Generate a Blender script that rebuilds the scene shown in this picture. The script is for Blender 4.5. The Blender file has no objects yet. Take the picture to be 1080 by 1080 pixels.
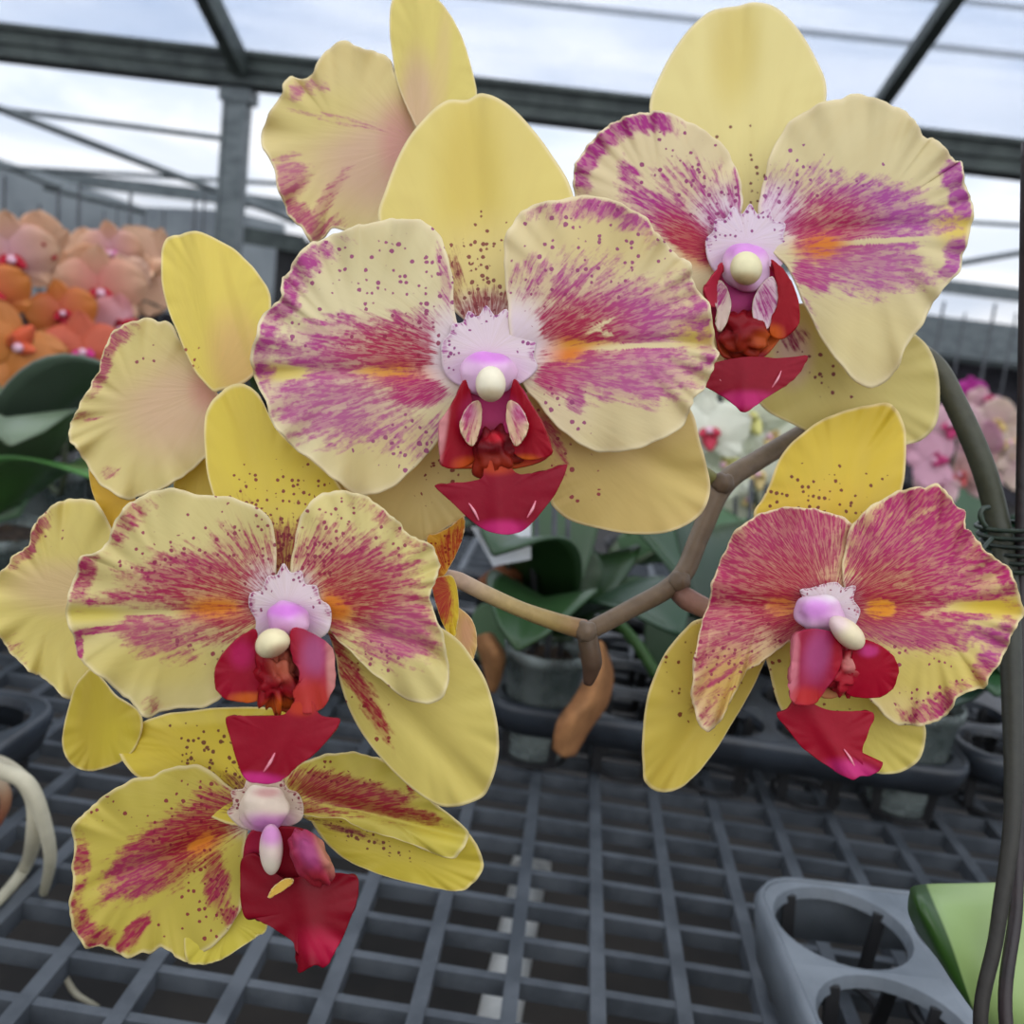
import bpy, math, random
import numpy as np
from mathutils import Vector, Matrix, noise as mn

random.seed(7)
R = math.radians
COL = bpy.context.scene.collection

# ------------------------------------------------------------------ camera
F = 1037.0
CAM = Vector((0, 0, 1.15))
BZ = 0.85                                   # height of the bench top
_d1 = Vector((80, 190, -F)).normalized()    # world +Y seen from the camera
_h = Vector((1, -0.127, 0))
_x = (_h - _h.dot(_d1) * _d1).normalized()
_z = _x.cross(_d1).normalized()
ROT = Matrix((_x, _d1, _z))                 # camera space -> world space

def W(px, py, d):
    """a place at distance d (along the lens axis) in the line of sight of px, py"""
    return CAM + ROT @ (Vector(((px - 540) / F, (540 - py) / F, -1)) * d)

def Wn(px, py, d):
    v = np.stack([(px - 540) / F * d, (540 - py) / F * d, -d], axis=-1)
    return v @ np.array(ROT).T + np.array(CAM)

def onplane(px, py, z):
    r = ROT @ Vector(((px - 540) / F, (540 - py) / F, -1))
    return CAM + r * ((z - CAM.z) / r.z)

def ony(px, py, y):
    r = ROT @ Vector(((px - 540) / F, (540 - py) / F, -1))
    return CAM + r * ((y - CAM.y) / r.y)

cam = bpy.data.cameras.new('camera')
cam.sensor_width = 36; cam.sensor_fit = 'HORIZONTAL'
cam.lens = 36 * F / 1080
cam.clip_start = 0.02; cam.clip_end = 200
cam.dof.use_dof = True
cam.dof.focus_distance = 0.245
cam.dof.aperture_fstop = 17
co = bpy.data.objects.new('camera', cam); COL.objects.link(co)
co.matrix_world = Matrix.Translation(CAM) @ ROT.to_4x4()
bpy.context.scene.camera = co

# ------------------------------------------------------------------ small tools
def lin(c):
    return [((v / 255) / 12.92 if v / 255 <= .04045 else ((v / 255 + .055) / 1.055) ** 2.4) for v in c]

ROOTS = {}
def tag(o, label=None, cat=None, group=None, kind=None):
    if label: o['label'] = label
    if cat: o['category'] = cat
    if group: o['group'] = group
    if kind: o['kind'] = kind
    return o

def wl(o):
    return ROOTS.get(o.name, Vector((0, 0, 0)))

def empty(name, loc, parent=None, **k):
    o = bpy.data.objects.new(name, None); COL.objects.link(o)
    o.empty_display_size = .02
    loc = Vector(loc)
    if parent is not None:
        o.parent = parent; o.location = loc - wl(parent)
    else:
        o.location = loc
    ROOTS[o.name] = loc
    return tag(o, **k)

def mesh_obj(name, verts, faces, mat, parent=None, smooth=True, attrs=None, solid=0, **k):
    """verts are in world space; the object sits at their centre"""
    v = np.asarray(verts, dtype=float)
    c = v.mean(axis=0)
    me = bpy.data.meshes.new(name)
    me.from_pydata((v - c).tolist(), [], faces)
    me.update()
    if smooth:
        me.polygons.foreach_set('use_smooth', [True] * len(me.polygons))
    for an, av in (attrs or {}).items():
        av = np.asarray(av, dtype=float)
        if av.ndim == 1:
            a = me.attributes.new(an, 'FLOAT', 'POINT'); a.data.foreach_set('value', av)
        elif av.shape[1] == 3:
            a = me.attributes.new(an, 'FLOAT_VECTOR', 'POINT'); a.data.foreach_set('vector', av.ravel())
        else:
            a = me.attributes.new(an, 'FLOAT_COLOR', 'POINT'); a.data.foreach_set('color', av.ravel())
    o = bpy.data.objects.new(name, me); COL.objects.link(o)
    me.materials.append(mat)
    w = Vector(c)
    o.location = w - (wl(parent) if parent is not None else Vector((0, 0, 0)))
    if parent is not None: o.parent = parent
    ROOTS[o.name] = w
    if solid:
        m = o.modifiers.new('thickness', 'SOLIDIFY'); m.thickness = solid; m.offset = 0
    return tag(o, **k)

class MB:
    def __init__(s): s.v = []; s.f = []
    def add(s, v, f):
        n = len(s.v); s.v += [tuple(p) for p in v]; s.f += [tuple(i + n for i in q) for q in f]
    def box(s, x0, x1, y0, y1, z0, z1):
        s.add([(x0,y0,z0),(x1,y0,z0),(x1,y1,z0),(x0,y1,z0),(x0,y0,z1),(x1,y0,z1),(x1,y1,z1),(x0,y1,z1)],
              [(0,3,2,1),(4,5,6,7),(0,1,5,4),(1,2,6,5),(2,3,7,6),(3,0,4,7)])
    def bar(s, a, b, w, t):
        """box beam from a to b, w wide, t tall"""
        a, b = Vector(a), Vector(b); d = (b - a).normalized()
        up = Vector((0, 0, 1)) if abs(d.z) < .95 else Vector((0, 1, 0))
        u = d.cross(up).normalized(); v = u.cross(d).normalized()
        pts = [p + u * i * w / 2 + v * j * t / 2 for p in (a, b) for i, j in ((-1,-1),(1,-1),(1,1),(-1,1))]
        s.add(pts, [(0,1,2,3),(7,6,5,4),(0,4,5,1),(1,5,6,2),(2,6,7,3),(3,7,4,0)])
    def tube(s, pts, rad, n=12, flat=1.0):
        pts = [Vector(p) for p in pts]
        if not hasattr(rad, '__len__'): rad = [rad] * len(pts)
        ref = Vector((0.3, -.7, .6))
        rings = []
        for i, p in enumerate(pts):
            d = (pts[min(i + 1, len(pts) - 1)] - pts[max(i - 1, 0)]).normalized()
            u = d.cross(ref).normalized() if i == 0 else (u - u.dot(d) * d).normalized()
            w = d.cross(u)
            rings.append([p + (u * math.cos(2*math.pi*k/n) + w * math.sin(2*math.pi*k/n) * flat) * rad[i] for k in range(n)])
        v = [q for r in rings for q in r]; f = []
        for i in range(len(pts) - 1):
            for k in range(n):
                a = i*n + k; b = i*n + (k+1) % n
                f.append((a, b, b + n, a + n))
        f.append(tuple(range(n))[::-1]); f.append(tuple((len(pts)-1)*n + k for k in range(n)))
        s.add(v, f)
    def build(s, name, mat, parent=None, smooth=False, **k):
        return mesh_obj(name, s.v, s.f, mat, parent, smooth, **k)

def spline(pts, n, closed=False):
    """Catmull-Rom through the points, n samples in all"""
    P = np.array([list(p) for p in pts], dtype=float); m = len(P)
    t = np.linspace(0, m if closed else m - 1, n, endpoint=not closed)
    i = np.floor(t).astype(int); u = (t - i)[:, None]
    if closed:
        g = lambda k: P[(i + k) % m]
    else:
        i = np.minimum(i, m - 2); u = (t - i)[:, None]
        g = lambda k: P[np.clip(i + k, 0, m - 1)]
    a, b, c, d = g(-1), g(0), g(1), g(2)
    return .5 * ((2*b) + (c - a)*u + (2*a - 5*b + 4*c - d)*u**2 + (3*b - 3*c + d - a)*u**3)

# ------------------------------------------------------------------ materials
def newmat(name):
    m = bpy.data.materials.new(name); m.use_nodes = True
    nt = m.node_tree; nt.nodes.clear()
    out = nt.nodes.new('ShaderNodeOutputMaterial')
    return m, nt, out

def N(nt, t, **k):
    n = nt.nodes.new(t)
    for a, b in k.items():
        if a.startswith('i_'):
            n.inputs[a[2:].replace('_', ' ')].default_value = b
        else: setattr(n, a, b)
    return n

def attr(nt, name):
    return N(nt, 'ShaderNodeAttribute', attribute_name=name)

def math_(nt, op, a, b=None, c=None, clamp=False):
    n = N(nt, 'ShaderNodeMath', operation=op, use_clamp=clamp)
    for i, x in enumerate((a, b, c)):
        if x is None: continue
        if hasattr(x, 'node'): nt.links.new(x, n.inputs[i])
        else: n.inputs[i].default_value = x
    return n.outputs[0]

def mixc(nt, f, a, b):
    n = N(nt, 'ShaderNodeMix', data_type='RGBA')
    for s, x in ((n.inputs[0], f), (n.inputs[6], a), (n.inputs[7], b)):
        if hasattr(x, 'node'): nt.links.new(x, s)
        else: s.default_value = x if not isinstance(x, tuple) else x
    return n.outputs[2]

def sstep(nt, x, a, b):
    n = N(nt, 'ShaderNodeMapRange', interpolation_type='SMOOTHSTEP')
    nt.links.new(x, n.inputs[0]); n.inputs[1].default_value = a; n.inputs[2].default_value = b
    return n.outputs[0]

def petal_material():
    m, nt, out = newmat('petal')
    L = nt.links.new
    pol, pxy = attr(nt, 'pol'), attr(nt, 'pxy')
    pden, dden = attr(nt, 'pden').outputs['Fac'], attr(nt, 'dden').outputs['Fac']
    bcol, pcol = attr(nt, 'bcol').outputs['Color'], attr(nt, 'pcol').outputs['Color']
    s1 = N(nt, 'ShaderNodeTexNoise', i_Scale=1.0, i_Detail=3.0, i_Roughness=.62); L(pol.outputs['Vector'], s1.inputs['Vector'])
    s2 = N(nt, 'ShaderNodeTexNoise', i_Scale=1.1, i_Detail=3.0, i_Roughness=.6); L(pxy.outputs['Vector'], s2.inputs['Vector'])
    s = math_(nt, 'ADD', math_(nt, 'MULTIPLY', s1.outputs[0], .72), math_(nt, 'MULTIPLY', s2.outputs[0], .28))
    s = math_(nt, 'MULTIPLY', math_(nt, 'SUBTRACT', s, .5), 3.2)
    g = math_(nt, 'MULTIPLY_ADD', pden, 1.42, s)
    den = sstep(nt, g, .26, 1.0)
    haze = math_(nt, 'MULTIPLY', sstep(nt, pden, .28, .8), .72)
    den = math_(nt, 'MAXIMUM', math_(nt, 'MULTIPLY', den, sstep(nt, pden, .03, .2)), haze)
    # dots: random cells
    vo = N(nt, 'ShaderNodeTexVoronoi', i_Scale=1.0, i_Randomness=.9); L(pxy.outputs['Vector'], vo.inputs['Vector'])
    sep = N(nt, 'ShaderNodeSeparateColor'); L(vo.outputs['Color'], sep.inputs[0])
    on = math_(nt, 'LESS_THAN', sep.outputs[0], dden)
    rad = math_(nt, 'ADD', math_(nt, 'MULTIPLY', sep.outputs[1], .16), math_(nt, 'MULTIPLY_ADD', dden, .12, .2))
    dd = math_(nt, 'SUBTRACT', rad, math_(nt, 'ADD', vo.outputs['Distance'], math_(nt, 'MULTIPLY', math_(nt, 'SUBTRACT', s2.outputs[0], .5), .5)))
    dot = math_(nt, 'MULTIPLY', sstep(nt, dd, -.03, .08), on)
    # soft variation of the base tone, fine veins
    wv = N(nt, 'ShaderNodeTexNoise', i_Scale=.35, i_Detail=2.0); L(pol.outputs['Vector'], wv.inputs['Vector'])
    base = mixc(nt, math_(nt, 'MULTIPLY', sstep(nt, wv.outputs[0], .4, .7), .10), bcol, (.55, .38, .12, 1))
    fv = N(nt, 'ShaderNodeTexNoise', i_Scale=2.6, i_Detail=2.0); L(pol.outputs['Vector'], fv.inputs['Vector'])
    den = math_(nt, 'MULTIPLY', den, math_(nt, 'MULTIPLY_ADD', sstep(nt, fv.outputs[0], .36, .58), .28, .72))
    c = mixc(nt, math_(nt, 'MULTIPLY', den, 1.0), base, pcol)
    dark = N(nt, 'ShaderNodeMix', data_type='RGBA', blend_type='MULTIPLY'); dark.inputs[0].default_value = 1
    L(pcol, dark.inputs[6]); dark.inputs[7].default_value = (.72, .6, .7, 1)
    c = mixc(nt, math_(nt, 'MULTIPLY', dot, .9), c, dark.outputs[2])
    bp = N(nt, 'ShaderNodeBump', i_Strength=.22, i_Distance=.0006)
    vn = N(nt, 'ShaderNodeTexNoise', i_Scale=.8, i_Detail=2.0); L(pol.outputs['Vector'], vn.inputs['Vector'])
    L(vn.outputs[0], bp.inputs['Height'])
    p = N(nt, 'ShaderNodeBsdfPrincipled', i_Roughness=.48); L(c, p.inputs['Base Color']); L(bp.outputs[0], p.inputs['Normal'])
    p.inputs['Specular IOR Level'].default_value = .3
    t = N(nt, 'ShaderNodeBsdfTranslucent'); L(c, t.inputs[0]); L(bp.outputs[0], t.inputs['Normal'])
    mx = N(nt, 'ShaderNodeMixShader'); mx.inputs[0].default_value = .28
    L(p.outputs[0], mx.inputs[1]); L(t.outputs[0], mx.inputs[2]); L(mx.outputs[0], out.inputs[0])
    return m

def attr_material(name, rough=.45, trans=.2, var=.25, scale=60, bump=.2, spec=.4):
    """colour from the mesh's own bcol attribute with a little mottling"""
    m, nt, out = newmat(name); L = nt.links.new
    bcol = attr(nt, 'bcol').outputs['Color']
    tc = N(nt, 'ShaderNodeTexCoord')
    n = N(nt, 'ShaderNodeTexNoise', i_Scale=scale, i_Detail=4.0); L(tc.outputs['Object'], n.inputs['Vector'])
    k = N(nt, 'ShaderNodeMix', data_type='RGBA', blend_type='MULTIPLY')
    k.inputs[0].default_value = var; L(bcol, k.inputs[6]); L(n.outputs[0], k.inputs[7])
    bp = N(nt, 'ShaderNodeBump', i_Strength=bump, i_Distance=.001); L(n.outputs[0], bp.inputs['Height'])
    p = N(nt, 'ShaderNodeBsdfPrincipled', i_Roughness=rough); p.inputs['Specular IOR Level'].default_value = spec
    L(k.outputs[2], p.inputs['Base Color']); L(bp.outputs[0], p.inputs['Normal'])
    if trans:
        t = N(nt, 'ShaderNodeBsdfTranslucent'); L(k.outputs[2], t.inputs[0])
        mx = N(nt, 'ShaderNodeMixShader'); mx.inputs[0].default_value = trans
        L(p.outputs[0], mx.inputs[1]); L(t.outputs[0], mx.inputs[2]); L(mx.outputs[0], out.inputs[0])
    else: L(p.outputs[0], out.inputs[0])
    return m

def plain(name, c1, c2=None, rough=.5, scale=20, metal=0, bump=.2, trans=0, spec=.5, stretch=(1, 1, 1)):
    m, nt, out = newmat(name); L = nt.links.new
    c2 = c2 or tuple(v * .8 for v in c1)
    tc = N(nt, 'ShaderNodeTexCoord'); mp = N(nt, 'ShaderNodeMapping'); mp.inputs['Scale'].default_value = stretch
    L(tc.outputs['Object'], mp.inputs[0])
    n = N(nt, 'ShaderNodeTexNoise', i_Scale=scale, i_Detail=5.0, i_Roughness=.6); L(mp.outputs[0], n.inputs['Vector'])
    c = mixc(nt, sstep(nt, n.outputs[0], .35, .65), (*lin(c1), 1), (*lin(c2), 1))
    bp = N(nt, 'ShaderNodeBump', i_Strength=bump, i_Distance=.002); L(n.outputs[0], bp.inputs['Height'])
    p = N(nt, 'ShaderNodeBsdfPrincipled', i_Roughness=rough, i_Metallic=metal)
    p.inputs['Specular IOR Level'].default_value = spec
    L(c, p.inputs['Base Color']); L(bp.outputs[0], p.inputs['Normal'])
    if trans:
        t = N(nt, 'ShaderNodeBsdfTranslucent'); L(c, t.inputs[0])
        mx = N(nt, 'ShaderNodeMixShader'); mx.inputs[0].default_value = trans
        L(p.outputs[0], mx.inputs[1]); L(t.outputs[0], mx.inputs[2]); L(mx.outputs[0], out.inputs[0])
    else: L(p.outputs[0], out.inputs[0])
    return m

def film_material():
    m, nt, out = newmat('greenhouse_film'); L = nt.links.new
    tc = N(nt, 'ShaderNodeTexCoord'); mp = N(nt, 'ShaderNodeMapping'); mp.inputs['Scale'].default_value = (.55, .9, 1.2)
    L(tc.outputs['Object'], mp.inputs[0])
    n = N(nt, 'ShaderNodeTexNoise', i_Scale=1.1, i_Detail=4.0, i_Roughness=.5, i_Distortion=.4); L(mp.outputs[0], n.inputs['Vector'])
    f = sstep(nt, n.outputs[0], .38, .62)
    c = mixc(nt, f, (*lin((222, 228, 240)), 1), (*lin((190, 200, 216)), 1))
    tr = N(nt, 'ShaderNodeBsdfTransparent'); tr.inputs[0].default_value = (1, 1, 1, 1)
    L(mixc(nt, f, (.97, .98, 1, 1), (.80, .85, .93, 1)), tr.inputs[0])
    tl = N(nt, 'ShaderNodeBsdfTranslucent'); L(c, tl.inputs[0])
    df = N(nt, 'ShaderNodeBsdfDiffuse'); L(c, df.inputs[0])
    a = N(nt, 'ShaderNodeMixShader'); a.inputs[0].default_value = .25; L(tl.outputs[0], a.inputs[1]); L(df.outputs[0], a.inputs[2])
    b = N(nt, 'ShaderNodeMixShader'); b.inputs[0].default_value = .74; L(a.outputs[0], b.inputs[1]); L(tr.outputs[0], b.inputs[2])
    L(b.outputs[0], out.inputs[0])
    return m

def clear_plastic():
    m, nt, out = newmat('clear_pot_plastic'); L = nt.links.new
    tr = N(nt, 'ShaderNodeBsdfTransparent'); tr.inputs[0].default_value = (.82, .86, .85, 1)
    p = N(nt, 'ShaderNodeBsdfPrincipled', i_Roughness=.25); p.inputs['Base Color'].default_value = (.24, .28, .27, 1)
    tc = N(nt, 'ShaderNodeTexCoord')
    n = N(nt, 'ShaderNodeTexNoise', i_Scale=40.0); L(tc.outputs['Object'], n.inputs['Vector'])
    mx = N(nt, 'ShaderNodeMixShader'); L(sstep(nt, n.outputs[0], .3, .8), mx.inputs[0])
    L(p.outputs[0], mx.inputs[1]); L(tr.outputs[0], mx.inputs[2]); L(mx.outputs[0], out.inputs[0])
    return m

M_PETAL = petal_material()
M_FLESH = attr_material('fleshy_lip', rough=.42, trans=.04, var=.15, scale=400, bump=.12, spec=.16)
M_STEM = attr_material('stem_skin', rough=.5, trans=0, var=.55, scale=220, bump=.3)
M_GLINT = attr_material('glint_gloss', rough=.2, trans=0, var=.1, scale=300, bump=0, spec=.6)  # for the glints modelled as tubes on the lips
M_BG = attr_material('soft_petal', rough=.5, trans=.3, var=.2, scale=80, bump=.1)
M_LEAF = attr_material('orchid_leaf', rough=.38, trans=.12, var=.35, scale=25, bump=.1, spec=.5)
M_DRY = attr_material('dry_leaf', rough=.7, trans=.1, var=.75, scale=120, bump=.6, spec=.2)
M_GRID = plain('grey_bench_plastic', (80, 85, 91), (62, 67, 73), rough=.5, scale=35, bump=.15, spec=.3)
M_TRAY = plain('grey_tray_plastic', (108, 115, 122), (92, 99, 106), rough=.42, scale=25, bump=.1)
M_TRAYD = plain('dark_tray_plastic', (50, 56, 64), (36, 40, 46), rough=.4, scale=25, bump=.1)
M_STEEL = plain('galvanised_steel', (112, 119, 120), (88, 95, 97), rough=.5, scale=9, metal=.3, bump=.1, stretch=(1, 1, 3))
M_STEELD = plain('weathered_steel', (72, 80, 76), (50, 57, 56), rough=.55, scale=12, metal=.2, bump=.1)
M_STAKE = plain('brown_coated_stake', (40, 27, 28), (22, 15, 17), rough=.45, scale=80, bump=.3)
M_WIRE = plain('green_wire', (44, 58, 44), (24, 34, 28), rough=.45, scale=60)
M_THIN = plain('thin_dark_wire', (70, 72, 76), (46, 48, 52), rough=.6, scale=60)
M_BLACK = plain('black_pot', (34, 34, 36), (22, 22, 24), rough=.5, scale=30)
M_BARK = plain('potting_bark', (78, 62, 48), (38, 30, 26), rough=.9, scale=120, bump=1)
M_FLOOR = plain('shade_darkened_concrete', (42, 37, 32), (18, 16, 15), rough=.85, scale=3, bump=.4)  # floor colour darkened to stand in for the shade under the bench
M_WALL = plain('dull_lower_wall', (66, 62, 70), (34, 34, 38), rough=.9, scale=2.5, stretch=(1, 1, 3))
M_WHITE = plain('white_plastic', (226, 228, 232), (206, 210, 216), rough=.45, scale=30)
M_PIPE = plain('pale_pipe', (214, 214, 210), (180, 182, 180), rough=.5, scale=20)
M_ROOT = attr_material('aerial_root', rough=.6, trans=0, var=.3, scale=150, bump=.4)
M_FILM = film_material()
M_CLEAR = clear_plastic()

# ------------------------------------------------------------------ petals
def ellw(x, y, cx, cy, rx, ry, rot=0, soft=.6):
    """1 inside the ellipse, fading to 0 outside"""
    a = R(rot); dx, dy = x - cx, y - cy
    u = (dx * math.cos(a) + dy * math.sin(a)) / rx; v = (-dx * math.sin(a) + dy * math.cos(a)) / ry
    q = np.sqrt(u*u + v*v)
    t = np.clip((1 + soft - q) / (2 * soft), 0, 1)
    return t*t*(3 - 2*t)

def petal(name, parent, out, c, d, base, tilt=(0, 0), cup=0, ruf=.0012, nr=9, bl=(), pig=(178, 50, 110), pb=(),
          den=(), dot=(), edge=(), crease=None, mid=None, res=(46, 200), label=None, thick=.0005, mat=None, dots=7.0, tip=0, rim_=True, speck=0):
    """a petal: outline OUT grown round its own middle, cupped, tilted and ruffled in depth about the flower's centre c.
    base/bl: ground colour and colour patches; pig/pb: pigment colours; den, dot, edge: where streaks, dots and margin marks lie"""
    nrg, na = res
    o = spline(out, na, True)
    m = np.array(mid, dtype=float) if mid is not None else o.mean(axis=0)
    rho = (np.linspace(0, 1, nrg + 1)[1:]) ** .85
    seed = (sum(map(ord, name)) + int(out[0][0] * 7 + out[0][1])) % 97
    th = np.linspace(0, 2*math.pi, na, endpoint=False)
    # a fine irregular margin
    jit = np.zeros(na)
    if ruf > .0007:
        for k, a_ in ((nr, .8), (nr*2+1, .7), (nr*4+3, .4)): jit += a_ * np.sin(k*th + seed + k)
    dirs = (o - m); ln = np.linalg.norm(dirs, axis=1, keepdims=True)
    o = o + dirs / np.maximum(ln, 1e-6) * jit[:, None] * min(1.0, ruf / .0012)
    pts = [m[None, :]]; rr = [np.zeros(1)]; tt = [np.zeros(1)]
    for q in rho:
        pts.append(m + (o - m) * q); rr.append(np.full(na, q)); tt.append(th)
    p = np.concatenate(pts); rr = np.concatenate(rr); tt = np.concatenate(tt)
    x, y = p[:, 0], p[:, 1]
    dx, dy = (x - c[0]) / 100, (y - c[1]) / 100
    dist = np.sqrt(dx*dx + dy*dy)
    z = d + tilt[0]*dx + tilt[1]*dy + cup*dist**2
    far = np.clip(dist / max(dist.max(), .01), 0, 1)
    z = z + ruf * (rr**4) * far * (np.sin(nr*tt + seed) + .6*np.sin((2*nr+1)*tt + 2*seed))
    z = z + tip * rr**6
    z = z + .0009 * np.sin(dx*3.1 + seed) * np.cos(dy*2.7 + seed*2)
    if crease:
        (ax, ay), (bx, by), amp, wd = crease
        ex, ey = bx-ax, by-ay; l = math.hypot(ex, ey)
        perp = ((x-ax)*ey - (y-ay)*ex) / l
        al = np.clip(((x-ax)*ex + (y-ay)*ey) / l / l, 0, 1)
        z = z + amp * np.exp(-(perp/wd)**2) * (.25 + .75*al)
    verts = Wn(x, y, z)
    faces = [(0, 1 + k, 1 + (k+1) % na) for k in range(na)]
    for i in range(nrg - 1):
        a0 = 1 + i*na; b0 = a0 + na
        faces += [(a0 + k, b0 + k, b0 + (k+1) % na, a0 + (k+1) % na) for k in range(na)]
    n = len(x)
    bc = np.tile(np.array(lin(base)), (n, 1))
    for (cx, cy, rx, ry, rot, col, s) in bl:
        w = (ellw(x, y, cx, cy, rx, ry, rot) * s)[:, None]; bc = bc*(1-w) + np.array(lin(col))*w
    pc = np.tile(np.array(lin(pig)), (n, 1))
    for (cx, cy, rx, ry, rot, col, s) in pb:
        w = (ellw(x, y, cx, cy, rx, ry, rot) * s)[:, None]; pc = pc*(1-w) + np.array(lin(col))*w
    pd = np.zeros(n)
    for (cx, cy, rx, ry, rot, s) in den:
        if s >= 0: pd = np.maximum(pd, ellw(x, y, cx, cy, rx, ry, rot) * s)
        else: pd = pd * (1 + ellw(x, y, cx, cy, rx, ry, rot, .3) * s)
    for (cx, cy, rx, ry, rot, s) in edge:
        pd = np.maximum(pd, ellw(x, y, cx, cy, rx, ry, rot) * s * np.clip((rr - .72) / .14, 0, 1) * np.clip((1.0 - rr) / .03, 0.0, 1))
    dd = np.zeros(n)
    for (cx, cy, rx, ry, rot, s) in dot:
        dd = np.maximum(dd, ellw(x, y, cx, cy, rx, ry, rot) * s)
    if speck:
        dd = np.maximum(dd, speck * np.clip((rr - .55)/.2, 0, 1) * (dy < .06)); pd = np.maximum(pd, speck * .75 * np.clip((rr - .78)/.15, 0, 1) * (dy < .1))
    ang = np.arctan2(dy, dx)
    r_px = dist * 100
    pol = np.stack([np.cos(ang)*21, np.sin(ang)*21, r_px/30 + seed*3.7], axis=1)
    pxy = np.stack([x/dots, y/dots, np.full(n, seed*1.3)], axis=1)
    rim = (np.clip((rr - .955) / .03, 0, 1) * .55)[:, None] if mat is None and rim_ else 0
    bc = bc*(1-rim) + np.array(lin((244, 228, 190)))*rim
    pd = pd * (1 - np.clip((rr - .975) / .02, 0, 1)*.7)
    one = np.ones((n, 1))
    o_ = mesh_obj(name, verts, faces, mat or M_PETAL, parent, attrs=dict(bcol=np.hstack([bc, one]), pcol=np.hstack([pc, one]), pden=pd, dden=dd, pol=pol, pxy=pxy), solid=thick)
    if label: o_['label'] = label
    return o_

def blob(name, parent, c, d, rx, ry, rz, rot=0, col=(230, 225, 190), patches=(), lump=0.0, freq=.12, n=(28, 36), mat=None, taper=0, label=None):
    """rounded body: rx, ry in pixels across at depth d, rz metres deep"""
    a = R(rot); P = []; 
    for i in range(n[0] + 1):
        ph = math.pi * i / n[0]
        for k in range(n[1]):
            t = 2*math.pi*k/n[1]
            u = math.sin(ph)*math.cos(t); v = -math.cos(ph); w = math.sin(ph)*math.sin(t)
            s = 1 + taper*v
            P.append((u*s, v, w*s))
    P = np.array(P)
    l = 1 + lump*np.array([mn.noise(Vector((p[0]*freq*12+rx, p[1]*freq*12+ry, p[2]*freq*12))) for p in P])
    X = P[:, 0]*rx*l; Y = P[:, 1]*ry*l
    x = c[0] + X*math.cos(a) - Y*math.sin(a); y = c[1] + X*math.sin(a) + Y*math.cos(a)
    verts = Wn(x, y, d + P[:, 2]*rz*l)
    f = []
    for i in range(n[0]):
        for k in range(n[1]):
            q = i*n[1]; f.append((q+k, q+(k+1) % n[1], q+n[1]+(k+1) % n[1], q+n[1]+k))
    bc = np.tile(np.array(lin(col)), (len(x), 1))
    for (cx, cy, rx_, ry_, r_, cc, s) in patches:
        w = (ellw(x, y, cx, cy, rx_, ry_, r_)*s)[:, None]; bc = bc*(1-w) + np.array(lin(cc))*w
    o = mesh_obj(name, verts, f, mat or M_FLESH, parent, attrs=dict(bcol=np.hstack([bc, np.ones((len(x), 1))])))
    if label: o['label'] = label
    return o

def tubep(name, parent, pts, rad, cols, mat, n=14, seg=40, flat=1, label=None, world=False, **k):
    """tube through (px, py, depth) points with radii in metres and end-to-end colours"""
    P = np.array([list(p) if world else list(W(*p)) for p in pts], dtype=float)
    S = spline(P, seg); rad = np.array(rad if hasattr(rad, '__len__') else [rad]*len(pts), dtype=float)
    rs = np.interp(np.linspace(0, len(rad)-1, seg), range(len(rad)), rad)
    b = MB(); b.tube(S, list(rs), n, flat)
    C = np.array([lin(c) for c in cols]); t = np.repeat(np.linspace(0, len(C)-1, seg), n)
    bc = np.stack([np.interp(t, range(len(C)), C[:, i]) for i in range(3)] + [np.ones(len(t))], axis=1)
    o = mesh_obj(name, b.v, b.f, mat, parent, attrs=dict(bcol=bc), **k)
    if label: o['label'] = label
    return o


# ------------------------------------------------------------------ the orchid in bloom
PLANT = empty('orchid_plant', (0.16, 0.36, 0.86), label='orchid with a spray of big cream and yellow magenta-speckled flowers, tied to a stake', cat='orchid')
CREAM, CREAM2 = (232, 212, 150), (226, 208, 158)
YEL, YEL2, GOLD = (222, 198, 84), (232, 210, 96), (206, 176, 56)
LEM = (226, 208, 92)
MAG, CRIM, PINKM, ORG = (178, 52, 118), (176, 24, 66), (190, 92, 140), (226, 128, 30)
RED, REDD, CERISE = (150, 8, 30), (100, 8, 18), (184, 22, 84)

def flower(c, d, label):
    return empty('flower', W(c[0], c[1], d), PLANT, label=label)

def white(cx, cy, r=30, s=.95): return (cx, cy, r, r*.9, 0, (232, 208, 220), s)

def glint(par, a, b_, d, r=.00035):  # pale pink tube standing in for a reflection glint on the lip
    tubep('lip_glint', par, [(a[0], a[1], d), ((a[0]+b_[0])/2 + 1, (a[1]+b_[1])/2, d-.0003), (b_[0], b_[1], d)], [r*.4, r, r*.4], [(214,96,120),(230,150,160),(214,96,120)], M_GLINT, n=8, seg=12, label='slim pale strip shaped as a glint')

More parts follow.
